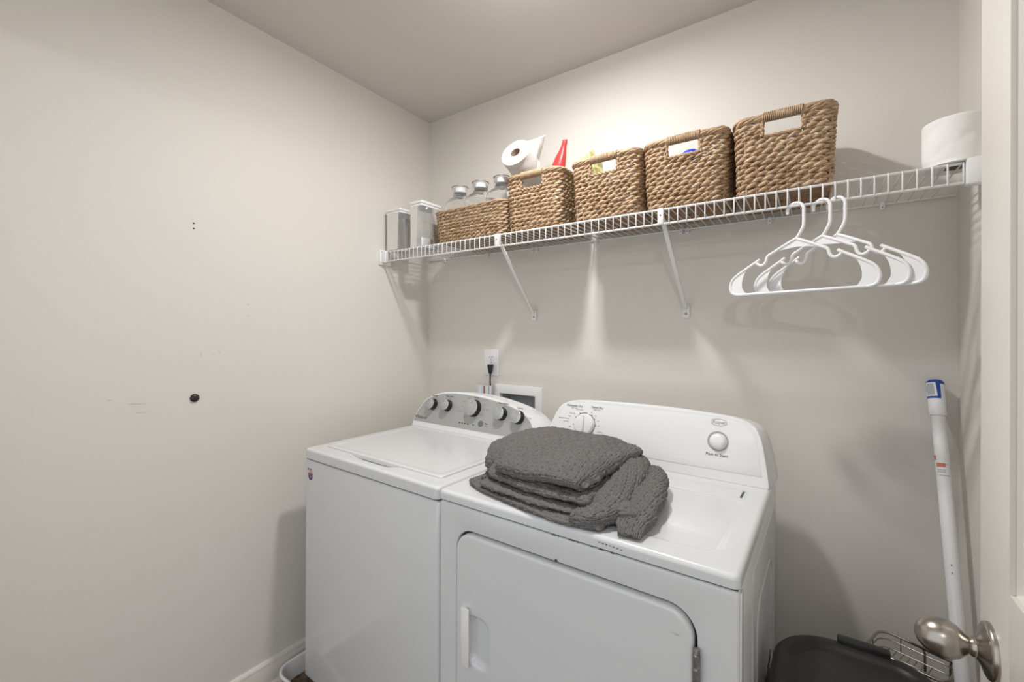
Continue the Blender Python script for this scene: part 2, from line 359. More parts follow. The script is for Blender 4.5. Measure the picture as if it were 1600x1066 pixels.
# ------------------------------------------------------------------ washer
WA = -0.0285
ws = thing('washing_machine', 'white top-load washing machine with silver dial panel, left of the dryer', 'washing machine', (0.15657, -0.78315, 0), (0, 0, WA))
WW, WD = 0.6955, 0.68
box('cabinet', 0, WW, 0.003, WD, 0.075, 0.8745, M['enamel'], ws, bev=0.010, seg=4)
for (fx, fy) in ((.05, .05), (.65, .05), (.05, .62), (.65, .62)): lathe('foot', [(.0001, .08), (.012, .08), (.012, .03), (.022, .027), (.022, .012), (.0001, .012)], M['black'], ws, 16, Matrix.Translation((fx, fy, 0)))
box('seam', .004, WW - .004, .006, WD - .004, .8740, .8795, M['gap_shade'], ws)
def wtop(X, Y):
    lx0, lx1, ly0 = .052, .650, .056
    # finger scoop in front of the lid, shallow gutter around the lid
    u = (X - .335) / .135; w_ = np.clip(1 - np.abs(u) ** 4, 0, 1)
    sc = -0.010 * w_ * smooth01((Y - (.056 - .026 * smooth01((1.0 - np.abs(u)) * 3))) / .012) * (Y < .085)
    return np.where(np.abs(u) < 1, sc, 0)
slab('top_cover', 0, WW, 0, WD, .8790, .9140, M['enamel'], ws, wtop, .005, .009, .016)
lid = slab('lid', .052, .652, .056, .468, .906, .9205, M['enamel'], ws, lambda X, Y: -0.0018 * smooth01((-sdbox(X, Y, .052, .652, .056, .468, .01) - .012) / .012), .008, .004, .012)
# console
prof = [(.004, .9145), (.006, .945), (.025, .993), (.064, 1.039), (.145, 1.069), (.259, 1.080), (.406, 1.0745), (.544, 1.052), (.627, 1.022), (.664, .985), (.672, .950), (.673, .9145)]
pc = cr(prof, 7); WSL = .337
def console(name, pc, y0, yb, slope, zb, m, parent, rim=.006, grow=.012):
    """arched control console: slanted front face with a rolled rim, body running back to the wall side"""
    n = len(pc); rings = []
    cx, cz = pc[:, 0].mean(), zb
    def ring(s_in, push, back=None, g=0.0, zk=1.0):
        d = pc.copy(); ctr = np.array([cx, zb]); v = d - ctr; L = np.linalg.norm(v, axis=1)[:, None]
        d = d + v / L * (g - s_in); d[:, 1] = np.maximum(d[:, 1], zb)
        y = y0 + slope * (d[:, 1] - zb) + push
        if back is not None: y = np.full(n, back) if not callable(back) else back(d)
        return np.stack([d[:, 0], y, zb + (d[:, 1] - zb) * zk], -1)
    rings.append(ring(rim, 0.0)); rings.append(ring(rim * .4, 0.0008)); rings.append(ring(0, rim * .8))
    rings.append(ring(0, rim * 2.2, zk=.985)); rings.append(ring(0, rim * 2.6, g=.002, zk=.97))
    rings.append(ring(0, 0, lambda d: np.maximum(y0 + slope * (d[:, 1] - zb) + .045, yb - .03), .010, .90)); rings.append(ring(0, 0, yb, .004, .74))
    V = np.stack(rings); F = [tuple(q) for q in gridfaces(len(rings), n)]
    flat = V.reshape(-1, 3); F.append(tuple(range(n - 1, -1, -1))); k = (len(rings) - 1) * n; F.append(tuple(range(k, k + n)))
    for r_ in range(len(rings) - 1): F.append((r_ * n, r_ * n + n - 1, (r_ + 1) * n + n - 1, (r_ + 1) * n))
    o = pm(name, flat, F, m, parent, smooth=True); o.data.set_sharp_from_angle(angle=math.radians(35)); return o
con = console('console', pc, .505, .672, WSL, .9145, M['enamel2'], ws)
def plane(frame0, slope):
    yv = Vector((0, slope, 1)).normalized(); n = Vector((0, -1, slope)).normalized()
    def at(x, z, lift=0.0):
        p = Vector((x, frame0[0] + slope * (z - frame0[1]), z)) + n * lift
        return frame_mtx(p, (1, 0, 0), yv, n)
    return at
wat = plane((.505, .9145), WSL)
# fascia
fo = [p for p in pc if p[1] > .945]; ctr = np.array([.336, .9145]); pts = []
for p in fo:
    v = np.array(p) - ctr; q = ctr + v * (1 - .0085 / np.linalg.norm(v)); pts.append(q)
lo = .9375; pts = [np.array([pts[0][0] - .004, lo])] + pts + [np.array([pts[-1][0] + .001, lo])]
nrm = Vector((0, -1, WSL)).normalized()
fas = prism('control_panel', [tuple(wat(p[0], p[1], -.0005).translation) for p in pts], nrm * .0022, M['silver'], con)
KN = [(.113, 1.0153, .0245), (.203, 1.0183, .0245), (.356, 1.0223, .0345), (.503, 1.0153, .0255), (.587, 1.0113, .0255)]
for i, (x, z, r_) in enumerate(KN):
    mt = wat(x, z, .0016)
    k = lathe('knob', [(r_ * 1.06, 0), (r_ * 1.05, .004), (r_, .006), (r_ * .98, .022), (r_ * .96, .0235)], M['black'], con, 40, mt)
    lathe('knob_face', [(.0001, .0262), (r_ * .93, .0262), (r_ * .985, .0250), (r_ * .99, .0235), (r_ * .9, .022)], M['cap'], k, 40, mt)
    a = (.35, .25, -.1, .05, -.15)[i]
    d0 = Matrix.Rotation(a, 4, 'Z')
    pm('pointer', [mt @ d0 @ Vector(p) for p in ((-.0009, r_ * .45, .0266), (.0009, r_ * .45, .0266), (.0009, r_ * .85, .0266), (-.0009, r_ * .85, .0266))], [(0, 1, 2, 3)], M['ink'], k)
def wt(s, x, z, size, m=M['ink'], **kw): text('printed_label', s, size, wat(x, z, .0019), m, fas, **kw)
wt('Whirlpool', .0545, .9545, .0185, M['dark'])
for s, x, z in (('Load Size', .112, 1.053), ('Water Temp', .202, 1.058), ('Normal', .354, 1.067), ('Fabric Softener', .502, 1.056), ('Options', .587, 1.046), ('Start', .436, .970)): wt(s, x, z, .0085, M['dark'])
for s, x, z in (('Auto', .118, 1.045), ('Hot', .208, 1.050), ('Casual', .316, 1.062), ('Heavy Duty', .402, 1.060), ('Bulky', .408, 1.044), ('Clean Washer', .421, 1.023), ('Delicate', .402, 1.001), ('Rinse', .377, .983), ('Soak', .285, 1.024), ('Quick Wash', .277, 1.003), ('Deep', .292, 1.045), ('Drain', .318, .985), ('Off', .511, 1.047), ('Extra', .539, 1.039), ('On', .538, 1.016), ('Low', .530, .997), ('Warm', .526, .987), ('High', .640, 1.015), ('Deep', .068, 1.000), ('Hold', .436, .961)): wt(s, x, z, .0068, M['ink2'])
for i in range(6):
    mt = wat(.292 + .0154 * i, .958, .0015)
    lathe('indicator_light', disc_prof(.0032, .001, .0005), M['green'] if i == 4 else M['dark'], con, 12, mt)
lathe('start_button', disc_prof(.0125, .003, .0015), M['ink'], con, 28, wat(.407, .967, .0014))
# sticker on the front
stk = prism('sticker', [(.038 + .0190 * math.cos(t), .0035, .823 + .0270 * math.sin(t)) for t in np.linspace(0, 2 * PI, 20, endpoint=False)], (0, -.001, 0), M['peach'], ws); stk.data.materials[0] = M['enamel2']
stk['label'] = 'small oval pink and purple sticker'
for (x, z, r_, m_) in ((.038, .832, .0125, M['pink']), (.038, .815, .0140, M['purple']), (.040, .815, .0060, M['pink']), (.027, .841, .0040, M['purple']), (.042, .841, .0035, M['purple']), (.026, .824, .0030, M['purple']), (.051, .825, .0030, M['purple'])):
    prism('sticker_print', [(x + r_ * math.cos(t), .0024, z + r_ * math.sin(t)) for t in np.linspace(0, 2 * PI, 12, endpoint=False)], (0, -.0003, 0), m_, stk)
for a in ((.030, .806, .0005, .010, -.35), (.022, .780, .0005, .014, -.3)): prism('scratch', [(a[0] + a[4] * t * .02 * 1 + sx * a[2], .0028, a[1] + t * a[3] * 1.2) for t, sx in ((-1, -1), (-1, 1), (1, 1), (1, -1))], (0, -.0003, 0), M['scuff'], ws)

# ------------------------------------------------------------------ washer drain pan
dp = thing('drain_pan', 'white plastic drain pan under the washing machine, dusty inside', 'drain pan', (0.44, -0.42, 0))
def ringz(x, y, r, z, n=10): return [(a, b, z) for a, b in rrect(-x, x, -y, y, r, n)]
RR = [ringz(.385, .385, .05, .002), ringz(.398, .400, .055, .066), ringz(.400, .402, .056, .071), ringz(.406, .408, .06, .0715), ringz(.409, .411, .062, .069), ringz(.409, .411, .062, .060),
      ringz(.406, .408, .061, .060), ringz(.404, .406, .06, .066)]
A = np.array(RR); npmesh('pan_wall', A.reshape(-1, 3), gridfaces(len(RR), A.shape[1], False, True), M['plastic'], dp)
prism('pan_floor', ringz(.392, .392, .05, .004), (0, 0, .003), M['fuzz'], dp)

# ------------------------------------------------------------------ dryer
DA = -0.01857
dy = thing('clothes_dryer', 'white front-load clothes dryer with wide white console, right of the washing machine', 'dryer', (0.85853, -0.80692, 0), (0, 0, DA))
DWd, DDp = 0.737, 0.70
box('cabinet', .001, DWd - .001, .026, DDp, .03, .8845, M['enamel'], dy, bev=.002, seg=2)
for (fx, fy) in ((.05, .06), (.69, .06), (.05, .64), (.69, .64)): lathe('foot', [(.0001, .04), (.012, .04), (.012, .012), (.022, .01), (.022, 0), (.0001, 0)], M['black'], dy, 16, Matrix.Translation((fx, fy, 0)))
box('seam', .004, DWd - .004, .007, DDp - .004, .8840, .8895, M['gap_shade'], dy)
def dtop(X, Y):
    s = sdbox(X, Y, .045, .694, .062, .400, .035)
    z = -0.0035 * smooth01(-s / .010)
    l = sdbox(X, Y, .300, .690, .405, .476, .004); z = z + 0.0028 * smooth01(-l / .005)
    return z
slab('top_cover', 0, DWd, 0, DDp, .8890, .9140, M['enamel'], dy, dtop, .004, .010, .014)
box('lint_lid_slot', .678, .684, .409, .462, .9146, .9172, M['gap_shade'], dy, bev=.001)
dprof = [(.003, .9145), (.010, .95), (.020, .985), (.044, 1.045), (.072, 1.080), (.135, 1.098), (.268, 1.104), (.441, 1.104), (.557, 1.100), (.645, 1.093), (.688, 1.078), (.711, 1.046), (.724, .99), (.734, .93), (.735, .9145)]
dpc = cr(dprof, 6); DSL = .2474
dcon = console('console', dpc, .527, .685, DSL, .9145, M['enamel2'], dy, rim=.007)
dat = plane((.527, .9145), DSL); dn_ = Vector((0, -1, DSL)).normalized()
ins = rrect(.030, .703, .940, 1.090, (.03, .03, .004, .004), 6)
# fascia follows the console outline
fo = []; ctr = np.array([.368, .9145])
for p in dpc:
    if p[1] > .95:
        v = np.array(p) - ctr; fo.append(ctr + v * (1 - .016 / np.linalg.norm(v)))
fo = [np.array([fo[0][0] - .002, .9425])] + fo + [np.array([fo[-1][0] + .002, .9425])]
dfas = prism('control_panel', [tuple(dat(p[0], p[1], -.0005).translation) for p in fo], dn_ * .0017, M['enamel2'], dcon, bev=.0005)
mt = dat(.166, 1.018, .0012)
dial = lathe('dial', [(.0001, .017), (.026, .017), (.0335, .0155), (.0355, .0125), (.0365, 0)], M['plastic'], dcon, 48, mt)
prism('dial_grip', [tuple(mt @ Vector((a, b, .016))) for a, b in ((-.0035, -.032), (.0035, -.032), (.007, -.016), (.0065, .012), (.0035, .031), (-.0035, .031), (-.0065, .012), (-.007, -.016))], dn_ * .012, M['plastic'], dial, bev=.002)
def arc(a0, a1, r0, r1, mt, name, m, parent, z=.0008):
    n = max(3, int(abs(a1 - a0) / 8)); V, F = [], []
    for k in range(n + 1):
        t = math.radians(a0 + (a1 - a0) * k / n)
        for r_ in (r0, r1): V.append(mt @ Vector((r_ * math.cos(t), r_ * math.sin(t), z)))
    for k in range(n): F.append((2 * k, 2 * k + 1, 2 * k + 3, 2 * k + 2))
    return pm(name, V, F, m, parent)
for a0, a1 in ((78, 150), (153, 186), (192, 262), (-75, 70)): arc(a0, a1, .0385, .0410, mt, 'printed_arc', M['ink'], dfas)
for a in (150, 120, 186, 30, 0, 52): arc(a - 3, a + 3, .0405, .0440, mt, 'printed_tick', M['ink'], dfas)
def dt(s, x, z, size, m=M['ink'], **kw): text('printed_label', s, size, dat(x, z, .0015), m, dfas, **kw)
dt('Automatic Dry', .120, 1.0775, .0105, M['dark'], shear=.2); dt('Timed Dry', .207, 1.0785, .0105, M['dark'], shear=.2)
for s, x, z in (('High Heat', .120, 1.070), ('High Heat', .207, 1.071), ('Cool Down', .141, 1.066), ('Very Dry', .115, 1.050), ('Dry', .105, 1.040), ('Energy Preferred', .083, 1.031), ('Less Dry', .092, 1.021),
                ('Off', .110, 1.004), ('Touch Up', .098, .993), ('60', .189, 1.060), ('50', .205, 1.050), ('40', .216, 1.034), ('20', .220, 1.018), ('Fluff Air', .228, .998)): dt(s, x, z, .0062, M['ink2'])
mt = dat(.600, 1.0215, .0012)
arc(0, 360, .0240, .0290, mt, 'button_ring', M['ink2'], dfas)
lathe('start_button', [(.0001, .014), (.012, .0135), (.019, .0105), (.0215, .006), (.0222, 0)], M['plastic'], dcon, 40, mt)
dt('Push to Start', .598, .983, .0115, M['dark'], shear=.1)
mt = dat(.600, 1.0755, .0012)
V, F = [], []
for k in range(40):
    t = 2 * PI * k / 40
    for a, b in ((.0225, .0105), (.0213, .0093)): V.append(mt @ Vector((a * math.cos(t), b * math.sin(t), .0008)))
for k in range(40): j = (k + 1) % 40; F.append((2 * k, 2 * k + 1, 2 * j + 1, 2 * j))
pm('logo_oval', V, F, M['ink2'], dfas); dt('Roper', .600, 1.0755, .0145, M['ink2'], shear=.15)
# door with recessed grip
DX = (.069, .660); DZ = (.17, .820)
ro = lambda i: rrect(.001 + i, DWd - .001 - i, .030 + i, .8845 - i, .008, 10)
ri = lambda i: rrect(DX[0] - .006 - i, DX[1] + .006 + i, DZ[0] - .006 - i, DZ[1] + .006 + i, .055, 10)
A = np.array([[(a, y, b) for a, b in o_] for o_, y in ((ro(0), .0265), (ro(0), .012), (ro(.0012), .0072), (ro(.004), .0046), (ro(.008), .004), (ri(.0015), .004), (ri(.0004), .0046), (ri(0), .006), (ri(0), .0255))])
o = npmesh('front_panel', A.reshape(-1, 3), gridfaces(9, A.shape[1], False, True), M['enamel'], dy); o.data.set_sharp_from_angle(angle=math.radians(60))
prism('door_gap', [(a, .0262, b) for a, b in ri(.004)], (0, -.0006, 0), M['gap_shade'], dy)
def dryer_door():
    x0, x1, z0, z1 = DX[0], DX[1], DZ[0], DZ[1]; er = .007; R_ = .05
    def ax(a, b):
        e = er * np.array([0, .06, .15, .3, .5, .75, 1.0]); n = int((b - a - 2 * er) / .004)
        return np.concatenate([a + e, np.linspace(a + er, b - er, n)[1:-1], (b - e)[::-1]])
    X, Z = np.meshgrid(ax(x0, x1), ax(z0, z1), indexing='ij')
    cx, cz, hx, hz = (x0 + x1) / 2, (z0 + z1) / 2, (x1 - x0) / 2 - R_, (z1 - z0) / 2 - R_
    qx, qz = np.abs(X - cx) - hx, np.abs(Z - cz) - hz
    corner = (qx > 0) & (qz > 0); L = np.hypot(qx, qz); mx = np.maximum(qx, qz)
    k = np.where(corner, mx / np.maximum(L, 1e-9), 1)
    X = np.where(corner, cx + np.sign(X - cx) * (hx + qx * k), X); Z = np.where(corner, cz + np.sign(Z - cz) * (hz + qz * k), Z)
    sd = sdbox(X, Z, x0, x1, z0, z1, R_); dd = np.clip(-sd, 0, er)
    Y = .0030 - .0075 * np.sqrt(np.maximum(1 - ((er - dd) / er) ** 2, 0)); Y[sd > -1e-6] = .014
    g = sdbox(X, Z, .108, .186, .490, .622, .030)          # scooped grip, deepest at its left edge
    dep = smooth01(-g / .016) * np.clip((.196 - X) / .07, 0, 1)
    Y = Y + .017 * dep
    V = np.stack([X, Y, Z], -1)
    o = npmesh('door', V.reshape(-1, 3), gridfaces(*X.shape)[:, ::-1], M['enamel'], dy); o.data.set_sharp_from_angle(angle=math.radians(60)); return o
dd_ = dryer_door()
hp = [(.094, -.0040, 0), (.094, -.0120, 0), (.098, -.0155, 0), (.118, -.0165, 0), (.1225, -.0150, 0), (.1225, -.0110, 0), (.112, -.0095, 0), (.110, -.0020, 0)]
prism('door_grip', [(a, b, .487) for a, b, _ in hp], (0, 0, .148), M['plastic'], dd_, bev=.0012)

hinge = tube('hinge', [(.6665, -.0030, .455), (.6665, -.0030, .760)], .0056, M['steel'], dy, seg=14)
for k in range(11): lathe('hinge_knuckle', [(.0050, 0), (.0068, .001), (.0068, .0225), (.0050, .0235)], M['steel'], hinge, 14, Matrix.Translation((.6665, -.0030, .462 + .0265 * k)))
lathe('door_peg_hole', disc_prof(.0035, .0008, .0003), M['dark'], dy, 14, frame_mtx((.366, .0039, .8285), (1, 0, 0), (0, 0, 1), (0, -1, 0)))
# embossed right side
def side_rib(y0, y1, z0, z1, r_, wdt=.008, hgt=.0035):
    o = rrect(y0, y1, z0, z1, r_, 8); i = rrect(y0 + wdt, y1 - wdt, z0 + wdt, z1 - wdt, max(r_ - wdt, .002), 8); mid = rrect(y0 + wdt / 2, y1 - wdt / 2, z0 + wdt / 2, z1 - wdt / 2, max(r_ - wdt / 2, .003), 8)
    A = np.array([[(DWd - .0015, a, b) for a, b in o], [(DWd - .0015 + hgt, a, b) for a, b in mid], [(DWd - .0015, a, b) for a, b in i]])
    return npmesh('side_rib', A.reshape(-1, 3), gridfaces(3, A.shape[1], False, True), M['enamel'], dy)
side_rib(.165, .640, .08, .842, .020); side_rib(.235, .570, .16, .735, .075)
box('side_flange', DWd - .0015, DWd + .0015, .010, .030, .05, .880, M['enamel'], dy, bev=.001)
# scratches and scuffs on the front lip and under it
rs = random.Random(3)
def fmark(x, z, lx, lz, m_, y=-.0001):
    pts = [(x + lx * math.cos(t) * (1 + .3 * rs.random()), y, z + lz * math.sin(t) * (1 + .4 * rs.random()) + .12 * lx * math.cos(t)) for t in np.linspace(0, 2 * PI, 9, endpoint=False)]
    prism('scratch', pts, (0, -.0003, 0), m_, dy)
for k in range(7): fmark(.472 + .008 * k, .9005 - .0004 * k + .001 * rs.random(), .002 + .001 * rs.random(), .0010 + .0005 * rs.random(), M['mark'], y=.0003)
for x, lx in ((.360, .006), (.372, .002), (.405, .008), (.420, .003), (.452, .002), (.475, .006), (.500, .004)): fmark(x, .8835 + .001 * rs.random(), lx, .0007, M['mark'], y=.0040)
fmark(.628, .775, .010, .0006, M['scuff'], y=-.0046); fmark(.632, .773, .004, .0005, M['ink2'], y=-.0046)

# ------------------------------------------------------------------ wire shelf
SZ, SD = 1.722, -0.3067
sh = thing('wire_shelf', 'long white vinyl-coated wire shelf across the back wall', 'shelf', (0, 0, SZ))
tube('front_rail', [(.014, SD, 0), (1.985, SD, 0)], .0034, M['wire'], sh); tube('lip_rail', [(.014, SD - .002, -.0445), (1.985, SD - .002, -.0445)], .0034, M['wire'], sh)
tube('back_rail', [(.006, -.006, 0), (2.020, -.006, 0)], .0032, M['wire'], sh)
path = [(0, -.004, .0022), (0, SD - .001, .0022), (0, SD - .0042, .001), (0, SD - .0050, -.003), (0, SD - .0052, -.0455)]
w0 = tube('deck_wire', path, .0019, M['wire'], sh, seg=6); me0 = w0.data
xs = np.arange(.0395, 1.985, .02545)
w0.location.x = xs[0]
for x in xs[1:]:
    o = w0.copy(); o.location.x = x; COL.objects.link(o)
def brace(x0, x1):
    a = Vector((x0, SD + .001, -.006)); b = Vector((x1, -.012, -.288))
    d = (b - a).normalized(); s = d.cross(Vector((0, .3, 1))).normalized()
    pts = [a - s * .007, a + s * .007, b + s * .0065, b - s * .0065]
    nrm_ = d.cross(s).normalized(); 
    br = prism('support_brace', [tuple(p) for p in pts], tuple(nrm_ * .009), M['wire'], sh, bev=.0025)
    box('brace_foot', x1 - .012, x1 + .012, -.010, -.0005, -.325, -.276, M['wire'], br, bev=.003)
    lathe('brace_screw', disc_prof(.0045, .003, .001), M['steel'], br, 14, frame_mtx((x1, -.010, -.309), (1, 0, 0), (0, 0, 1), (0, -1, 0)))
    box('brace_hook', x0 - .009, x0 + .009, SD - .0085, SD + .004, -.046, .004, M['wire'], br, bev=.002)
    lathe('brace_rivet', disc_prof(.0028, .001, .0004), M['ink'], br, 12, frame_mtx((x0, SD - .0085, -.018), (1, 0, 0), (0, 0, 1), (0, -1, 0)))
brace(.686, .669); brace(1.312, 1.319)
for x in (.125, .4025, .658, .681, .967, 1.300, 1.3225, 1.581, 1.866):
    c = box('wall_clip', x - .006, x + .006, -.013, -.0005, -.016, .006, M['plastic'], sh, bev=.002)
    lathe('clip_nail', disc_prof(.0022, .0012, .0004), M['steel'], c, 10, frame_mtx((x, -.013, -.010), (1, 0, 0), (0, 0, 1), (0, -1, 0)))
# end brackets
e = box('end_bracket', .0005, .009, SD - .022, SD + .045, -.060, .012, M['plastic'], sh, bev=.002); box('bracket_socket', .008, .034, SD - .013, SD + .012, -.050, .007, M['plastic'], e, bev=.003)
lathe('bracket_screw', disc_prof(.003, .001, .0004), M['steel'], e, 12, frame_mtx((.009, SD - .012, .004), (0, 1, 0), (0, 0, 1), (1, 0, 0)))
e = box('end_bracket', 2.019, 2.0275, SD - .030, SD + .045, -.060, .020, M['plastic'], sh, bev=.002); box('bracket_socket', 1.977, 2.0195, SD - .014, SD + .014, -.051, .008, M['plastic'], e, bev=.004)
TOPZ = SZ + .0044

# ------------------------------------------------------------------ woven baskets
def rr_path(w, d, r_, ds):
    """closed rounded-rectangle polyline, starts mid-back, returns xy, outward normals, arc length"""
    o = np.array(rrect(-w / 2, w / 2, -d / 2, d / 2, r_, 8)); o = np.vstack([o, o[:1]])
    s = np.concatenate([[0], np.cumsum(np.linalg.norm(np.diff(o, axis=0), axis=1))]); L = s[-1]
    n = int(round(L / ds)); t = np.arange(n) * L / n
    P = np.stack([np.interp(t, s, o[:, 0]), np.interp(t, s, o[:, 1])], -1)
    T = np.roll(P, -1, 0) - np.roll(P, 1, 0); T /= np.linalg.norm(T, axis=1)[:, None]
    return P, np.stack([T[:, 1], -T[:, 0]], -1), t, L
def basket(label, loc, w, d, h, rows, handle=True, seed=0, rotz=0.0, bottom_scale=.93, group='woven seagrass baskets on the wire shelf', stitch=.0255):
    rng = np.random.RandomState(seed)
    bk = thing('woven_basket', label, 'basket', loc, (0, 0, rotz), group)
    pitch = (h - .014) / rows; rp = pitch * .315; VV, FF, TT, base = [], [], [], 0
    slot_w = .088 * w / .25; zs0, zs1 = h - .062, h - .016
    def emit(V, F, tn):
        nonlocal base
        VV.append(V); FF.append(F + base); TT.append(tn); base += len(V)
    for i in range(rows):
        z = .007 + pitch * (i + .5); f = bottom_scale + (1 - bottom_scale) * min(1, z / h)
        if i == 0: f -= .012
        P, N, t, L = rr_path(w * f - .014, d * f - .014, .028, stitch / 6.0)
        ns = round(L / stitch); n = len(P); cut = handle and zs0 < z < zs1 + .003
        for ply in (0, 1):
            th = 2 * PI * (t / L) * ns / 2 + ply * PI + (i % 2) * PI * .5 + .15 * rng.randn()
            jit = np.interp(t, np.linspace(0, L, ns + 1), rng.randn(ns + 1)) * .0009
            rad = .26 * pitch + jit
            rr_ = rp * (.86 + .30 * np.maximum(0, np.cos(th)) + .16 * np.interp(t, np.linspace(0, L, 2 * ns + 1), rng.randn(2 * ns + 1)))
            off = rad * np.cos(th); zz = z + .27 * pitch * np.sin(th) + .6 * jit
            pts = np.stack([P[:, 0] + N[:, 0] * off, P[:, 1] + N[:, 1] * off, zz], -1)
            tone = .21 + .38 * np.interp(t, np.linspace(0, L, ns + 1), rng.rand(ns + 1)) + .10 * rng.rand()
            segs = [np.arange(n)]; closed = True
            if cut:
                hole = (np.abs(P[:, 0]) < slot_w / 2); idx = np.where(~hole)[0]
                br_ = np.where(np.diff(idx) > 1)[0]; segs = np.split(idx, br_ + 1); closed = False
                if not hole[0] and not hole[-1] and len(segs) > 1: segs[0] = np.concatenate([segs[-1], segs[0]]); segs = segs[:-1]
            for sgi in segs:
                if len(sgi) < 4: continue
                V, F, (a, b) = tube_arr(pts[sgi], rr_[sgi], 6, closed); emit(V, F, np.repeat(tone[sgi], b))
    o = npmesh('woven_wall', np.vstack(VV), np.vstack(FF), M['straw'], bk, tone=np.concatenate(TT)); o['kind'] = 'stuff'
    # upright stakes
    VV, FF, TT, base = [], [], [], 0
    P, N, t, L = rr_path(1, 1, .1, .001)
    P1, N1, t1, L1 = rr_path(w - .014, d - .014, .028, stitch)
    for k in range(len(P1)):
        top = h - .012
        if handle and abs(P1[k, 0]) < slot_w / 2: top = zs0
        pa = [(P1[k, 0] * bottom_scale + N1[k, 0] * .0012, P1[k, 1] * bottom_scale + N1[k, 1] * .0012, .004), (P1[k, 0] * (bottom_scale + (1 - bottom_scale) * top / h) + N1[k, 0] * .0012, P1[k, 1] * (bottom_scale + (1 - bottom_scale) * top / h) + N1[k, 1] * .0012, top)]
        pa = np.array([np.array(pa[0]) + (np.array(pa[1]) - np.array(pa[0])) * s for s in np.linspace(0, 1, 5)])
        V, F, _ = tube_arr(pa, .0025, 5); emit(V, F, np.full(len(V), .42 + .1 * rng.rand()))
    o = npmesh('stake', np.vstack(VV), np.vstack(FF), M['straw'], bk, tone=np.concatenate(TT)); o['kind'] = 'stuff'
    # base of parallel ropes
    VV, FF, TT, base = [], [], [], 0
    nb = int(d * bottom_scale / .0125)
    for k in range(nb):
        y = -d * bottom_scale / 2 + .012 + (d * bottom_scale - .024) * k / (nb - 1); x = np.linspace(-w * bottom_scale / 2 + .012, w * bottom_scale / 2 - .012, 70)
        for ply in (0, 1):
            th = x / .0225 * PI + ply * PI + k
            V, F, (a, b) = tube_arr(np.stack([x, y + .003 * np.cos(th), .0072 + .0022 * np.sin(th)], -1), .0046, 6); emit(V, F, np.full(len(V), .18 + .2 * rng.rand()))
    o = npmesh('woven_base', np.vstack(VV), np.vstack(FF), M['straw'], bk, tone=np.concatenate(TT)); o['kind'] = 'stuff'
    # rim: bundle of long strands
    VV, FF, TT, base = [], [], [], 0
    P, N, t, L = rr_path(w - .012, d - .012, .030, .006); rim_r = .0062 if handle else .0045
    for s_ in range(6 if handle else 3):
        th = 2 * PI * s_ / (6 if handle else 3) + t / L * 2 * PI * 7 + .2 * rng.randn(len(t))
        dz = .0025 * np.sin(t / L * 2 * PI * 3 + rng.rand() * 6)
        pts = np.stack([P[:, 0] + N[:, 0] * rim_r * np.cos(th), P[:, 1] + N[:, 1] * rim_r * np.cos(th), h - .009 + rim_r * np.sin(th) + .3 * dz], -1)
        V, F, (a, b) = tube_arr(pts, .0040, 6, True); emit(V, F, np.repeat(.34 + .22 * np.interp(t, np.linspace(0, L, 30), rng.rand(30)), b))
    o = npmesh('rim', np.vstack(VV), np.vstack(FF), M['straw'], bk, tone=np.concatenate(TT)); o['kind'] = 'stuff'
    if handle:
        for sy in (-1, 1):
            VV, FF, TT, base = [], [], [], 0; nw = 20
            y = sy * (d / 2 - .006)
            for k in range(nw):
                x = -slot_w / 2 - .004 + (slot_w + .008) * (k + .5) / nw; th = np.linspace(0, 2 * PI, 14, endpoint=False); rr2 = .0118 + .0002 * rng.randn()
                V, F, (a, b) = tube_arr(np.stack([x + .0016 * np.sin(th), y + rr2 * np.cos(th), h - .0095 + rr2 * np.sin(th)], -1), .0021, 6, True); emit(V, F, np.full(len(V), .44 + .14 * rng.rand()))
            o = npmesh('wrapped_handle', np.vstack(VV), np.vstack(FF), M['straw'], bk, tone=np.concatenate(TT)); o['kind'] = 'stuff'
            # bound edges of the slot
            VV, FF, TT, base = [], [], [], 0
            for sx in (-1, 1):
                for k in range(2):
                    zz = np.linspace(zs0, h - .014, 14); V, F, (a, b) = tube_arr(np.stack([np.full(14, sx * (slot_w / 2 + .003 + .004 * k)) + .001 * rng.randn(14), y + .003 * np.cos(zz * 400 + k * 3), zz], -1), .0036, 6); emit(V, F, np.full(len(V), .36 + .1 * rng.rand()))
            xx = np.linspace(-slot_w / 2, slot_w / 2, 26)
            for ply in (0, 1):
                V, F, (a, b) = tube_arr(np.stack([xx, y + .003 * np.cos(xx / .014 * PI + ply * PI), zs0 + .003 * np.sin(xx / .014 * PI + ply * PI)], -1), .0036, 6); emit(V, F, np.full(len(V), .42))
            o = npmesh('slot_edge', np.vstack(VV), np.vstack(FF), M['straw'], bk, tone=np.concatenate(TT)); o['kind'] = 'stuff'
    return bk
BY = -0.171
basket('low wide woven basket without handles, holding clear bottles, left end of the row', (.517, -.166, TOPZ), .384, .270, .143, 10, False, 1)
basket('woven basket with handle slot holding a tilted tissue roll and a red-topped bottle', (.835, BY, TOPZ), .248, .262, .217, 14, True, 2)
basket('woven basket with handle slot, pale yellow bag showing above its rim', (1.120, BY, TOPZ), .252, .262, .214, 14, True, 3, -.01)
basket('woven basket with handle slot, blue cap showing through the slot', (1.374, BY, TOPZ), .250, .262, .216, 14, True, 4)
basket('woven basket with empty handle slot, nearest the plastic hangers, right end of the row', (1.628, BY, TOPZ), .242, .262, .218, 14, True, 5, .015)

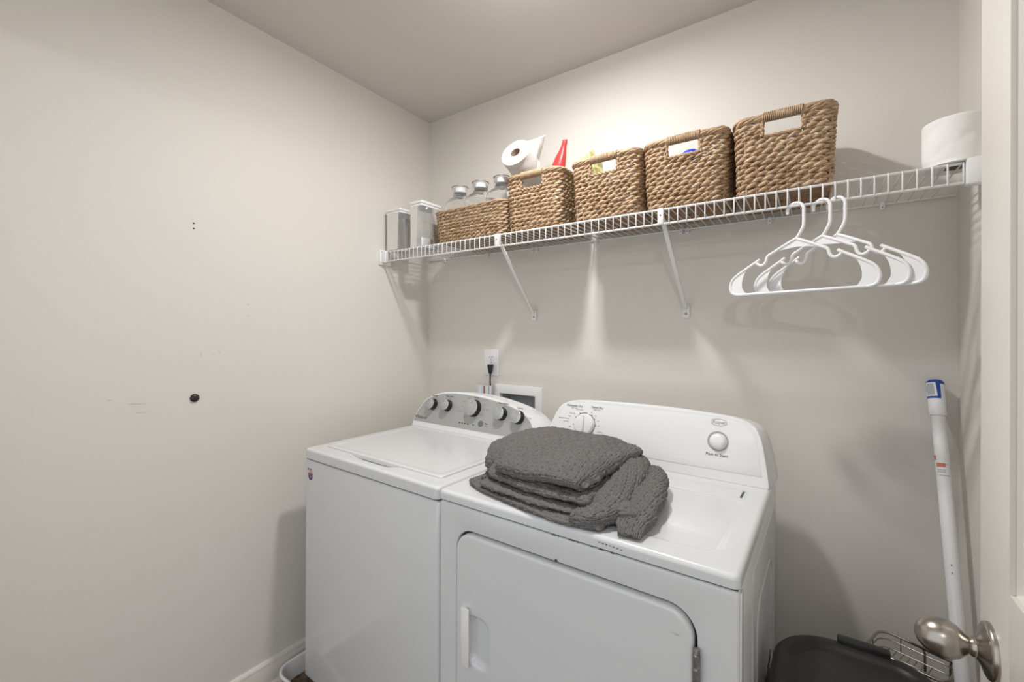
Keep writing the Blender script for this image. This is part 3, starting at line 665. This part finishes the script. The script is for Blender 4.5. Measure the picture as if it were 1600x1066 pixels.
# ------------------------------------------------------------------ clear canisters and bottles
def canister(label, x0, x1, y0, y1, z0, z1, lidh):
    c = thing('storage_canister', label, 'canister', ((x0 + x1) / 2, (y0 + y1) / 2, z0), group='clear canisters with square white lids')
    hx, hy, h = (x1 - x0) / 2, (y1 - y0) / 2, z1 - z0 - lidh
    rings = [(hx - .006, hy - .006, .010, .0005), (hx - .002, hy - .002, .011, .004), (hx - .001, hy - .001, .011, h), (hx - .003, hy - .003, .009, h), (hx - .004, hy - .004, .009, .005), (hx - .008, hy - .008, .008, .003)]
    A = np.array([[(a, b, z) for a, b in rrect(-p, p, -q, q, r_, 6)] for p, q, r_, z in rings]); n = A.shape[1]
    F = [tuple(f) for f in gridfaces(len(rings), n, False, True)] + [tuple(range(n - 1, -1, -1)), tuple(range(5 * n, 6 * n))]
    o = pm('canister_body', A.reshape(-1, 3), F, M['clear'], c, smooth=True); o.data.set_sharp_from_angle(angle=math.radians(40))
    for (a, zz0, zz1) in ((.0015, h + .0005, h + lidh * .45), (-.0005, h + lidh * .5, h + lidh)):
        prism('canister_lid' if a < 0 else 'lid_collar', [(p, q, zz0) for p, q in rrect(-hx + a, hx - a, -hy + a, hy - a, .010, 6)], (0, 0, zz1 - zz0), M['plastic'], c, bev=.002)
    return c
canister('clear square canister with white lid, leftmost on the wire shelf', .019, .121, -.306, -.200, TOPZ, 1.921, .022)
c2 = canister('taller clear canister with white lid, wedge of white powder in the bottom', .1745, .2580, -.300, -.170, TOPZ, 1.936, .024)
cx, cy = .21625, -.235
pw = prism('powder', [(-.036, -.0595, .0055), (.0365, -.0595, .0055), (.0365, -.0595, .044), (.030, -.0595, .045), (-.012, -.0595, .018), (-.034, -.0595, .007)], (0, .070, 0), M['powder'], c2, bev=.001)
def bottle(label, x, y):
    b = thing('storage_bottle', label, 'bottle', (x, y, TOPZ + .0145), group='clear bottles with round lids in the low basket')
    prof = []
    rings = [(.046, .012, .001), (.052, .014, .006), (.053, .015, .185), (.051, .018, .200), (.043, .028, .214), (.034, .034, .222), (.033, .033, .226)]
    A = np.array([[(a, c, z) for a, c in rrect(-p, p, -p, p, min(r_, p - .0005), 6)] for p, r_, z in rings]); n = A.shape[1]
    F = [tuple(f) for f in gridfaces(len(rings), n, False, True)] + [tuple(range(n - 1, -1, -1))]
    pm('bottle_body', A.reshape(-1, 3), F, M['clear2'], b, smooth=True)
    ld = lathe('bottle_lid', [(.0260, .228), (.0330, .230), (.0345, .238), (.0370, .268), (.0365, .270), (.0340, .270), (.0320, .240), (.0001, .238)], M['clear2'], b, 36)
    lathe('lid_insert', [(.0001, .266), (.031, .266), (.031, .244), (.0001, .244)], M['plastic'], ld, 32)
    lathe('lid_rim', [(.0362, .268), (.0385, .268), (.0388, .2705), (.0362, .2712)], M['steel'], ld, 36)
    lathe('neck_disc', [(.0001, .226), (.0255, .226), (.0262, .229), (.0001, .229)], M['ink'], b, 32)  # plain dark disc at the neck, just under the lid
    return b
bottle('clear bottle with round lid in low basket, leftmost of the three', .352, -.150)
bottle('clear bottle with round lid in low basket, middle of the three', .472, -.150)
bottle('clear bottle with round lid in low basket, nearest the tissue roll', .592, -.150)

# ------------------------------------------------------------------ tissue rolls and basket contents
def tissue_roll(label, R_, L, hole=.020, dents=True, seed=0):
    t = thing('toilet_roll', label, 'toilet roll'); rng = np.random.RandomState(seed)
    nz, nt_ = 26, 72; z = np.linspace(.003, L - .003, nz); th = np.linspace(0, 2 * PI, nt_, endpoint=False)
    Z, T = np.meshgrid(z, th, indexing='ij'); D = np.zeros_like(Z)
    if dents:
        for k in range(16):
            a, b = rng.rand() * 2 * PI, rng.rand() * L; w1, w2 = .15 + .35 * rng.rand(), .006 + .012 * rng.rand()
            D += -.0022 * np.exp(-((np.angle(np.exp(1j * (T - a - (Z - b) * 6 * rng.randn()))) / w1) ** 2 + ((Z - b) / w2) ** 2))
    rr_ = R_ + D; V = np.stack([rr_ * np.cos(T), rr_ * np.sin(T), Z], -1)
    def ring(r_, z_): return np.stack([r_ * np.cos(th), r_ * np.sin(th), np.full(nt_, z_)], -1)[None]
    A = np.concatenate([ring(hole + .0015, .0004), ring(R_ * .6, 0), ring(R_ - .003, 0), ring(R_ - .0008, .0012), V, ring(R_ - .0008, L - .0012), ring(R_ - .003, L), ring(R_ * .6, L), ring(hole + .0015, L - .0004)])
    o = npmesh('paper_wind', A.reshape(-1, 3), gridfaces(A.shape[0], nt_, False, True), M['paper'], t); o.data.set_sharp_from_angle(angle=math.radians(55))
    lathe('cardboard_core', [(hole + .0015, .0006), (hole, .0006), (hole, L - .0006), (hole + .0015, L - .0006), (hole + .0015, .0006)], M['core'], t, 40)
    return t
r1 = tissue_roll('upright white toilet roll at the right end of the wire shelf', .0570, .106, seed=2)
r1.location = (1.9695, -.262, TOPZ + .0005); r1.rotation_euler = (0, 0, 1.0)
# tilted roll: the open face looks up-left towards the room
fc = Vector((.694, -.20, 2.080))
tc_ = (Vector((1.69878, -1.67622, 1.33876)) - fc).normalized(); rt = Vector((0, 0, 1)).cross(tc_).normalized(); upv = tc_.cross(rt)
ax_ = (tc_ * .58 + (rt * -.46 + upv * .67)).normalized()
xa = ax_.orthogonal().normalized(); ya = ax_.cross(xa)
r2 = tissue_roll('tilted white tissue roll with a loose sheet, standing out of the second basket', .066, .112, seed=5)
r2.matrix_world = frame_mtx(fc - ax_ * .112, xa, ya, ax_)
# loose sheet leaving the roll towards the upper right
M2 = r2.matrix_world.inverted()
def cp(right, up_, tow): return M2 @ (fc + rt * right + upv * up_ + tc_ * tow)
ctrl = [[cp(.040, .040, -.004), cp(.056, .000, -.020), cp(.064, -.045, -.040)],
        [cp(.068, .047, -.012), cp(.074, .005, -.030), cp(.072, -.048, -.042)],
        [cp(.096, .056, -.012), cp(.093, .010, -.018), cp(.082, -.054, -.046)],
        [cp(.122, .066, -.026), cp(.112, .014, -.034), cp(.092, -.062, -.052)]]
C1 = [cr([tuple(p) for p in row], 8) for row in ctrl]; n = len(C1[0])
C2 = np.stack([cr([tuple(C1[i][j]) for i in range(4)], 6) for j in range(n)], 0)
sheet = npmesh('loose_sheet', C2.reshape(-1, 3), gridfaces(C2.shape[0], C2.shape[1]), M['paper'], r2)
so = sheet.modifiers.new('thickness', 'SOLIDIFY'); so.thickness = .0012

rb = thing('squeeze_bottle', 'red tapered bottle top sticking out of the second basket', 'bottle', (.889, -.170, TOPZ + .0145))
lathe('bottle_body', [(.0001, 0), (.030, 0), (.034, .005), (.034, .130), (.028, .165), (.018, .190), (.016, .205), (.0001, .205)], M['white_bag'], rb, 32)
def loft(name, secs, m_, parent, n=20, e=2.6):
    rows_ = []
    for (x, y, z, a, b) in secs:
        t = np.linspace(0, 2 * PI, n, endpoint=False); c, s = np.cos(t), np.sin(t)
        rows_.append(np.stack([x + a * np.sign(c) * np.abs(c) ** (2 / e), y + b * np.sign(s) * np.abs(s) ** (2 / e), np.full(n, z)], -1))
    A = np.stack(rows_); F = [tuple(f) for f in gridfaces(len(secs), n, False, True)] + [tuple(range(n - 1, -1, -1)), tuple(range((len(secs) - 1) * n, len(secs) * n))]
    o = pm(name, A.reshape(-1, 3), F, m_, parent, smooth=True); o.data.set_sharp_from_angle(angle=math.radians(50)); return o
cap_ = loft('bottle_top', [(-.008, 0, .195, .018, .018), (-.012, 0, .235, .0245, .021), (-.009, 0, .258, .0265, .021), (-.002, 0, .282, .0225, .016), (.008, 0, .310, .0140, .011), (.014, 0, .330, .0095, .009), (.015, 0, .332, .0100, .009), (.0175, 0, .347, .0090, .008), (.0175, 0, .348, .006, .006)], M['red'], rb)
def crumple(name, label, cat, loc, size, m_, seed):
    bm = bmesh.new(); bmesh.ops.create_icosphere(bm, subdivisions=4, radius=1.0)
    for v in bm.verts:
        p = v.co.copy(); nn = mnoise.noise(p * 2.3 + Vector((seed, 0, 0))) + .6 * abs(mnoise.noise(p * 5 + Vector((0, seed, 0)))) + .3 * mnoise.noise(p * 11)
        v.co = Vector((p.x * size[0], p.y * size[1], p.z * size[2])) * (1 + .26 * nn)
    o = bo(name, bm, m_, smooth=True, angle=25, loc=loc); return tag(o, label, cat)
crumple('plastic_bag', 'pale yellow crumpled plastic bag in the third basket', 'bag', (1.022, -.190, 1.878), (.046, .060, .116), M['yellow'], 3)
crumple('plastic_bag', 'white crumpled plastic bag behind the slot of the third basket', 'bag', (1.150, -.175, 1.846), (.052, .058, .100), M['white_bag'], 8)
bb = thing('spray_bottle', 'bottle with a bright blue cap inside the fourth basket', 'bottle', (1.372, -.185, TOPZ + .0325))
lathe('bottle_body', [(.0001, -.018), (.036, -.018), (.04, -.012), (.04, .10), (.03, .13), (.02, .14), (.0001, .14)], M['white_bag'], bb, 32)
lathe('bottle_cap', [(.0001, .173), (.020, .172), (.027, .166), (.030, .156), (.030, .135), (.0001, .135)], M['bluecap'], bb, 32)

# ------------------------------------------------------------------ hangers
def hanger(label, x, ang, lean):
    h = thing('clothes_hanger', label, 'hanger', (x, SD - .002, SZ - .0445), (lean, 0, ang), 'white plastic hangers on the shelf lip'); KX, KZ = .89, 1.10
    R_ = .0195; r_ = .0041
    # hook curls over the rail: crown just above it, tip behind, stem in front (local x along the hanger)
    hk = []
    for k in range(13):
        t = PI * (1.10 - 1.10 * k / 12); hk.append((R_ * math.cos(t) - .002, 0, R_ * math.sin(t) - R_ + .0075))
    hk += [(R_ - .002, 0, -.045), (R_ - .0035, 0, -.058), (.007, 0, -.076), (0, 0, -.087)]
    tube('hook', cr(hk, 3), r_, M['plastic'], h, seg=10)
    zc = -.086; hw = .196
    def arm(s):
        pts = [(0, zc), (.030, zc - .012), (.062, zc - .026), (.079, zc - .034), (.084, zc - .046), (.090, zc - .053), (.099, zc - .055), (.107, zc - .052), (.112, zc - .048)]
        pts2 = [(.104, zc - .040), (.112, zc - .0445), (.140, zc - .058), (.172, zc - .074), (.188, zc - .086), (.195, zc - .102), (.192, zc - .117), (.182, zc - .124), (.168, zc - .126)]
        tube('arm', cr([(s * a * KX, 0, zc + (b - zc) * KZ) for a, b in pts], 5), r_, M['plastic'], h, seg=9)
        tube('shoulder', cr([(s * a * KX, 0, zc + (b - zc) * KZ) for a, b in pts2], 5), r_, M['plastic'], h, seg=9)
        web = [(.140, zc - .060), (.172, zc - .076), (.187, zc - .088), (.193, zc - .102), (.190, zc - .116), (.181, zc - .123), (.142, zc - .125), (.150, zc - .119), (.157, zc - .108), (.158, zc - .096), (.154, zc - .080), (.148, zc - .069)]
        prism('web', [(s * a * KX, -.0012, zc + (b - zc) * KZ) for a, b in web], (0, .0024, 0), M['plastic'], h)
    arm(1); arm(-1)
    tube('bottom_bar', [(-.172 * KX, 0, zc - .126 * KZ), (.172 * KX, 0, zc - .126 * KZ)], r_, M['plastic'], h, seg=9)
    prism('neck_web', [(-.050, -.0012, zc - .022), (0, -.0012, zc - .002), (.050, -.0012, zc - .022), (.040, -.0012, zc - .026), (0, -.0012, zc - .022), (-.040, -.0012, zc - .026)], (0, .0024, 0), M['plastic'], h)
    return h
hanger('white plastic hanger on the shelf lip, leftmost of the three', 1.6625, -.34, 0)
hanger('white plastic hanger on the shelf lip, middle of the three', 1.7185, -.44, 0)
hanger('white plastic hanger on the shelf lip, rightmost of the three', 1.7490, -.50, 0)

# ------------------------------------------------------------------ outlet, plug, outlet box, booklet
ot = thing('wall_outlet', 'white duplex wall outlet above the washing machine', 'outlet', (.427, 0, 1.1995))
box('cover_plate', -.0435, .0435, -.006, 0, -.0625, .0625, M['plastic'], ot, bev=.002)
for dz in (.0205, -.0205):
    f = prism('socket_face', [(a, -.006, dz + b) for a, b in rrect(-.0175, .0175, -.0145, .0145, .012, 6)], (0, -.0015, 0), M['enamel2'], ot)
    for x, w_, hh in ((-.0065, .0013, .0045), (.0065, .0013, .0038)): box('socket_slot', x - w_, x + w_, -.0080, -.0074, dz + .004 - hh, dz + .004 + hh, M['ink'], f)
    lathe('ground_hole', disc_prof(.0026, .0006, .0002), M['ink'], f, 12, frame_mtx((0, -.0074, dz - .008), (1, 0, 0), (0, 0, 1), (0, -1, 0)))
lathe('plate_screw', disc_prof(.003, .0012, .0005), M['steel'], ot, 12, frame_mtx((0, -.006, 0), (1, 0, 0), (0, 0, 1), (0, -1, 0)))
pg = thing('power_cord', 'black plug and power cord hanging from the wall outlet', 'power cord', (.4335, -.0085, 1.176))
loft('plug', [(0, -.012, -.030, .0065, .007), (0, -.013, -.020, .0085, .009), (0, -.013, 0, .013, .011), (0, -.013, .010, .0155, .0115), (0, -.013, .0135, .0140, .010)], M['black'], pg)
tube('cord', cr([(0, -.012, -.028), (0, -.013, -.060), (.001, -.012, -.095), (.004, -.012, -.150), (.010, -.012, -.26), (.006, -.012, -.45)], 6), .0035, M['black'], pg)
ob = thing('washer_outlet_box', 'white recessed laundry outlet box in the wall behind the washing machine', 'outlet box', (.5825, 0, 1.0))
fr_o = rrect(-.1305, .1305, -.095, .098, .004, 3); fr_i = rrect(-.1005, .0935, -.064, .0565, .003, 3)
rings = [[(a, -.0005, b) for a, b in fr_o], [(a, -.011, b) for a, b in rrect(-.129, .129, -.0935, .0965, .004, 3)], [(a, -.012, b) for a, b in rrect(-.127, .127, -.0915, .0945, .004, 3)], [(a, -.012, b) for a, b in rrect(-.1025, .0955, -.066, .0585, .003, 3)], [(a, -.010, b) for a, b in fr_i], [(a, .012, b) for a, b in fr_i]]
A = np.array(rings); o = npmesh('box_flange', A.reshape(-1, 3), gridfaces(len(rings), A.shape[1], False, True), M['plastic'], ob); o.data.set_sharp_from_angle(angle=math.radians(30))
V = [(a, y, b) for y in (.010, .075) for a, b in ((-.101, -.0645), (.094, -.0645), (.094, .057), (-.101, .057))]
pm('box_liner', V, [(0, 1, 5, 4), (1, 2, 6, 5), (2, 3, 7, 6), (3, 0, 4, 7), (4, 5, 6, 7)], M['boxin'], ob)
for x in (-.05, .05):
    v_ = tube('valve', [(x, .045, -.064), (x, .045, -.020)], .010, M['steel'], ob, 14); lathe('valve_handle', disc_prof(.016, .010, .003), M['red'] if x < 0 else M['blue'], v_, 20, Matrix.Translation((x, .045, -.016)))
bk = thing('document_pouch', 'clear-blue plastic pouch with an orange stripe behind the washer console', 'pouch', (.405, -.030, 1.090))
box('pouch_body', -.043, .043, -.004, .004, -.15, 0, M['pouch'], bk, bev=.001)
for x0_, x1_, m_ in ((-.002, .007, M['orange']), (-.030, -.020, M['plastic']), (.016, .024, M['plastic']), (.028, .033, M['ink2']), (.036, .042, M['plastic'])): box('printed_stripe', x0_, x1_, -.0047, -.0041, -.148, -.004, m_, bk)

# ------------------------------------------------------------------ mop, bin, caddy
ta, tb = Vector((1.9765, -.024, 1.214)), Vector((2.0035, -.372, .012))
mp = thing('spray_mop', 'white mop with blue-topped handle leaning in the right corner', 'mop', tb)
ax_m = (ta - tb).normalized(); xm = Vector((1, 0, 0)) - ax_m * ax_m.x; xm.normalize(); ym = ax_m.cross(xm)
MM = frame_mtx((0, 0, 0), xm, ym, ax_m); LM = (ta - tb).length
lathe('pole', [(.0001, .03), (.0145, .03), (.0145, LM - .088), (.0001, LM - .088)], M['plastic'], mp, 28, MM)
gr = lathe('grip', [(.0150, LM - .098), (.0172, LM - .096), (.0180, LM - .085), (.0182, LM - .02), (.0178, LM - .010), (.0150, LM - .004), (.0001, LM - .002)], M['plastic'], mp, 32, MM)
gr['label'] = 'white grip with blue top'
vd = MM.inverted() @ (Vector((1.69878, -1.67622, 1.33876)) - ta); a0 = math.atan2(vd.y, vd.x)
def on_grip(name, da0, da1, h0, h1, r_, m_, parent, narrow=0.0):
    V, F = [], []; n = 10
    for i in range(5):
        hh = h0 + (h1 - h0) * i / 4; nr = narrow * i / 4
        for k in range(n + 1):
            t = a0 + da0 + nr + (da1 - da0 - 2 * nr) * k / n; V.append(MM @ Vector((r_ * math.cos(t), r_ * math.sin(t), LM + hh)))
    for i in range(4):
        for k in range(n): F.append((i * (n + 1) + k, i * (n + 1) + k + 1, (i + 1) * (n + 1) + k + 1, (i + 1) * (n + 1) + k))
    return pm(name, V, F, m_, parent, smooth=True)
on_grip('blue_panel', -1.5, .55, -.052, -.006, .0186, M['blue'], gr); on_grip('panel_border', -1.35, .15, -.046, -.009, .0189, M['plastic'], gr, .12); on_grip('panel_window', -1.10, -.08, -.043, -.012, .0192, M['boxin'], gr, .12)
lathe('blue_cap', [(.0185, LM - .012), (.0178, LM - .006), (.014, LM - .0005), (.0001, LM + .0012)], M['blue'], gr, 32, MM)
for da0, da1, h0, h1, m_ in ((-1.5, -.9, -.215, -.203, M['peach']), (-.9, .35, -.232, -.222, M['peach']), (-.5, .8, -.2255, -.2245, M['orange']), (-.8, .3, -.240, -.2385, M['ink2']), (-.8, .3, -.245, -.2435, M['ink2']), (-.6, .9, -.2535, -.2525, M['ink']),
                             (-.15, .05, -.470, -.465, M['ink2']), (-.15, .05, -.488, -.483, M['ink2'])):
    on_grip('printed_mark', da0, da1, h0, h1, .0149, m_, mp)
box('mop_head', -.135, .010, -.045, .045, -.010, .006, M['plastic'], mp, bev=.004); tube('swivel', [(0, 0, .004), tuple(MM @ Vector((0, 0, .05)))], .012, M['blue'], mp, 14)

bn = thing('trash_bin', 'black plastic trash bin with rounded lid beside the dryer', 'trash bin', (1.772, -.560, 0))
BXh, BYh = .147, .170
def bring(hx, hy, r_, z): return [(a, b, z) for a, b in rrect(-hx, hx, -hy, hy, r_, 14)]
rad = (.075, .125, .125, .125)
def bring2(k, z, ins=0): return [(a, b, z) for a, b in rrect(-BXh * k + ins, BXh * k - ins, -BYh * k + ins, BYh * k - ins, [max(.02, q * k - ins) for q in rad], 14)]
rings = [bring2(.80, .0), bring2(.82, .004), bring2(.955, .560), bring2(.955, .575)]
A = np.array(rings); n = A.shape[1]
pm('bin_body', A.reshape(-1, 3), [tuple(f) for f in gridfaces(4, n, False, True)] + [tuple(range(n - 1, -1, -1))], M['bin'], bn, smooth=True)
rings = [bring2(.975, .572), bring2(1.0, .575), bring2(1.0, .606), bring2(1.0, .614, .002), bring2(1.0, .620, .007), bring2(1.0, .6205, .013), bring2(1.0, .6195, .026), bring2(1.0, .6170, .031), bring2(1.0, .6120, .036), bring2(1.0, .611, .045)]
A = np.array(rings)
o = pm('lid', A.reshape(-1, 3), [tuple(f) for f in gridfaces(len(rings), n, False, True)] + [tuple(range((len(rings) - 1) * n, len(rings) * n))], M['bin'], bn, smooth=True); o.data.set_sharp_from_angle(angle=math.radians(50))
box('lid_hinge', -.024, .072, BYh - .012, BYh + .010, .598, .630, M['bin'], bn, bev=.004)

cd = thing('wire_caddy', 'satin nickel wire caddy standing behind the black bin', 'wire caddy', (1.861, -.181, 0), (0, 0, math.atan2(-.358, .934)))
cx0, cx1, cy0, cy1 = -.047, .113, .000, .119
def loop(z, ins=0): return [(a, b, z) for a, b in rrect(cx0 + ins, cx1 - ins, cy0 + ins, cy1 - ins, .030, 6)]
for zt_ in (.500, .215):
    s1, s2 = cx0 + .095, cx1 - .016
    lp = rrect(cx0, cx1, cy0, cy1, (.022, .030, .030, .030), 8)          # back-right, back-left, front-left, front-right
    lp = [p for p in lp if not (p[1] > cy1 - .004 and s1 - .010 < p[0] < s2 + .010)]
    k_ = next(i for i in range(len(lp)) if lp[i][1] > cy1 - .004 and lp[(i + 1) % len(lp)][0] < s1)
    lp = lp[k_ + 1:] + lp[:k_ + 1]
    rim_ = [(s1, cy1, zt_ - .040), (s1, cy1, zt_ - .012), (s1 - .004, cy1, zt_ - .003), (s1 - .012, cy1, zt_)] + [(a, b, zt_) for a, b in lp] + [(s2 + .010, cy1, zt_), (s2 + .003, cy1, zt_ - .003), (s2, cy1, zt_ - .012), (s2, cy1, zt_ - .040)]
    tube('rim_wire', rim_, .0032, M['nickel'], cd, 10)
    tube('side_wire', loop(zt_ - .017, .001), .0017, M['nickel'], cd, 6, True)
    tube('base_ring', loop(zt_ - .040, .002), .0016, M['nickel'], cd, 6, True)
    for k in range(7):
        x = cx0 + .022 + (cx1 - cx0 - .044) * k / 8; tube('cross_wire', [(x, cy0 + .003, zt_ - .0415), (x, cy1 - .003, zt_ - .0415)], .0013, M['nickel'], cd, 6)
    for k in range(2):
        y = cy0 + (cy1 - cy0) * (k + 1) / 3; tube('long_wire', [(cx0 + .003, y, zt_ - .040), (cx1 - .003, y, zt_ - .040)], .0014, M['nickel'], cd, 6)
    for (x, y) in ((cx0 + .05, cy0), (cx0 + .045, cy1), (cx1, cy0 + .06), (cx0, cy0 + .06)): tube('post_wire', [(x, y, zt_), (x, y, zt_ - .040)], .0016, M['nickel'], cd, 6)
for x in (cx0 + .095, cx1 - .016):
    box('upright_strap', x - .003, x + .003, cy1 - .001, cy1 + .003, .004, .465, M['nickel'], cd, bev=.0012)
    box('foot_strap', x - .003, x + .003, cy0 - .0, cy1 + .003, .0005, .005, M['nickel'], cd, bev=.0012)
# thin brown patch with threads on the dryer's right side
rl = random.Random(7)
pts = [(DWd + .0019, .420 + .075 * math.cos(t) * (1 + .3 * rl.random()), .415 + .050 * math.sin(t) * (1 + .3 * rl.random())) for t in np.linspace(0, 2 * PI, 18, endpoint=False)]
lt = prism('brown_patch', pts, (.0012, 0, 0), M['fuzz'], dy); lt['label'] = 'brown patch on the side panel'
multi_tube('loose_thread', [cr([(DWd + .004 + .002 * rl.random(),   .400 + .20 * (rl.random() - .5), .470 + .09 * (rl.random() - .5)) for _ in range(4)], 6) for k in range(9)], .0007, M['fuzz'], lt, 5)

# ------------------------------------------------------------------ knitted blanket
bt = thing('folded_blanket', 'grey waffle-knit blanket folded in a loose pile on top of the dryer', 'blanket', (0.85853, -0.80692, .9140), (0, 0, DA))
def vnoise(P, sc, seed):
    rng = np.random.RandomState(seed); o = np.zeros(len(P))
    for k in range(5):
        d = rng.randn(3); d /= np.linalg.norm(d); o += np.sin((P @ d) * sc * (1 + .5 * rng.rand()) * 2 * PI + rng.rand() * 6)
    return o / 5
def knit(S_, Q_, cell=(.0165, .024), amp=.0030):
    """waffle weave: blocks of three raised cords, turned a quarter from block to block, with an eyelet at each block corner"""
    a, b = S_ / cell[0], Q_ / cell[1]
    i, j = np.floor(a), np.floor(b); fs, fq = a - i, b - j
    par = ((i + j) % 2) == 0
    cord = lambda a, b: np.abs(np.sin(PI * 3 * a)) ** .9 * (.35 + .65 * np.sin(PI * np.clip(b, 0, 1)) ** .6)
    h = np.where(par, cord(fs, fq), cord(fq, fs))
    ds, dq = np.minimum(fs, 1 - fs), np.minimum(fq, 1 - fq)
    return amp * (h - .6) - amp * 1.3 * np.exp(-((ds ** 2 + dq ** 2) / .018))
def fold(path, res=.0014, n=3.0, lump=.004, seed=0, ang=0.0, cell=(.0165, .024), amp=.0032):
    """one fold of the cloth: a flattened closed section swept along path (x, y, z, width, thickness, tilt)"""
    C = cr(path, 24); d_ = np.linalg.norm(np.diff(C[:, :3], axis=0), axis=1); s = np.concatenate([[0], np.cumsum(d_)]); L = s[-1]
    nu = int(L / res); su = np.linspace(0, L, nu); C = np.stack([np.interp(su, s, C[:, k]) for k in range(6)], -1)
    per = 2 * (C[:, 3].max() + C[:, 4].max()); nv = int(per / res)
    ph = np.linspace(0, 2 * PI, 2000); 
    wx, wt_ = C[:, 3].max() / 2, C[:, 4].max() / 2
    cc = lambda p: wx * np.sign(np.cos(p)) * np.abs(np.cos(p)) ** (2 / n); ss = lambda p: wt_ * np.sign(np.sin(p)) * np.abs(np.sin(p)) ** (2 / n)
    al = np.concatenate([[0], np.cumsum(np.hypot(np.diff(cc(ph)), np.diff(ss(ph))))]); q = np.linspace(0, al[-1], nv, endpoint=False); pv = np.interp(q, al, ph)
    under = (pv > 1.12 * PI) & (pv < 1.88 * PI) & (np.abs(cc(pv)) < .80 * wx); keep = ~under | (np.arange(nv) % 7 == 0); q, pv = q[keep], pv[keep]; nv = len(q)   # underside rests out of sight: fewer points
    T = np.gradient(C[:, :3], axis=0); T /= np.linalg.norm(T, axis=1)[:, None]
    Nn = np.stack([-T[:, 1], T[:, 0], 0 * T[:, 0]], -1); Nn /= np.linalg.norm(Nn, axis=1)[:, None] + 1e-9
    U = np.cross(T, Nn); ct, st = np.cos(C[:, 5])[:, None], np.sin(C[:, 5])[:, None]; Nn, U = Nn * ct + U * st, U * ct - Nn * st
    e = np.clip(np.minimum(su, L - su) / (C[:, 4] * .55), 0, 1); cap = np.sqrt(np.maximum(1 - (1 - e) ** 2, 0))
    lat = (np.sign(np.cos(pv)) * np.abs(np.cos(pv)) ** (2 / n))[None, :] * (C[:, 3] / 2)[:, None] * (.93 + .07 * cap)[:, None]
    ver = (np.sign(np.sin(pv)) * np.abs(np.sin(pv)) ** (2 / n))[None, :] * (C[:, 4] / 2 * np.maximum(cap, .05))[:, None]
    P = C[:, None, :3] + Nn[:, None, :] * lat[..., None] + U[:, None, :] * ver[..., None]
    # normals by finite difference
    du = np.gradient(P, axis=0); dv = np.roll(P, -1, 1) - np.roll(P, 1, 1); nn = np.cross(dv, du); nn /= np.linalg.norm(nn, axis=2)[..., None] + 1e-9
    if (nn[:, nv // 4] * U).sum() < 0: nn = -nn
    flat = P.reshape(-1, 3); ca, sa = math.cos(ang), math.sin(ang)
    Sg, Qg = np.meshgrid(su, q, indexing='ij'); wob = .003 * vnoise(flat, 9, seed + 50).reshape(Sg.shape)
    S2, Q2 = ca * Sg - sa * Qg + wob, sa * Sg + ca * Qg + wob
    disp = lump * vnoise(flat, 7, seed).reshape(Sg.shape) + lump * .35 * vnoise(flat, 19, seed + 9).reshape(Sg.shape) + knit(S2 + 5, Q2 + 5, cell, amp)
    P = P + nn * disp[..., None]
    P[..., 2] = np.maximum(P[..., 2], .0012)
    return P
def cloth(name, path, **k):
    P = fold(path, **k); o = npmesh(name, P.reshape(-1, 3), gridfaces(P.shape[0], P.shape[1], False, True), M['blanket'], bt); return o
# bottom sheet, lower folds, big top fold, then the two rolled ends on the right
cloth('bottom_layer', [(.065, .22, .008, .28, .012, 0), (.14, .205, .008, .33, .013, 0), (.28, .19, .0085, .36, .013, 0), (.38, .17, .0085, .36, .013, 0), (.43, .165, .0085, .34, .013, 0), (.485, .16, .009, .30, .013, 0)], res=.0016, seed=1, lump=.002, n=6)
cloth('lower_fold', [(.040, .20, .022, .22, .020, 0), (.10, .215, .024, .33, .024, 0), (.22, .205, .024, .36, .026, 0), (.36, .195, .022, .36, .026, 0), (.44, .19, .020, .32, .022, 0)], res=.0016, seed=2, lump=.005)
cloth('middle_fold', [(.095, .215, .046, .26, .030, 0), (.15, .215, .048, .32, .034, 0), (.27, .205, .047, .345, .036, 0), (.36, .20, .046, .34, .034, 0), (.425, .20, .044, .31, .026, 0)], res=.0016, seed=3, lump=.006, ang=.1)
cloth('top_fold', [(.028, .180, .054, .18, .026, .05), (.060, .200, .064, .26, .036, .08), (.10, .218, .078, .32, .050, .10), (.15, .225, .088, .350, .060, .10), (.20, .225, .089, .360, .060, .08), (.26, .222, .086, .365, .056, .07), (.34, .215, .090, .360, .058, .06), (.40, .215, .083, .345, .050, .06), (.424, .214, .078, .325, .042, .05)], res=.0011, seed=4, lump=.007, n=3.0, ang=.06)
cloth('right_roll', [(.395, .430, .036, .06, .050, 0), (.422, .360, .045, .080, .070, -.15), (.442, .250, .045, .088, .074, -.2), (.456, .150, .038, .084, .064, -.2), (.455, .075, .029, .080, .050, -.1), (.432, .030, .022, .070, .040, 0), (.395, .020, .020, .050, .032, 0)], res=.0012, seed=5, lump=.006, n=2.4, ang=.2)
cloth('outer_roll', [(.448, .410, .024, .05, .040, 0), (.478, .340, .031, .072, .054, 0), (.496, .250, .032, .086, .056, .1), (.508, .165, .029, .088, .052, .1), (.515, .100, .023, .080, .040, 0), (.522, .045, .015, .060, .026, 0), (.530, .014, .008, .050, .014, 0)], res=.0012, seed=6, lump=.006, n=2.4, ang=-.2)
cloth('crumpled_end', [(.448, .140, .020, .030, .030, 0), (.472, .098, .030, .052, .036, .3), (.500, .082, .033, .054, .032, .1), (.530, .092, .024, .040, .028, 0)], res=.0013, seed=7, lump=.007, n=2.2, ang=.5)
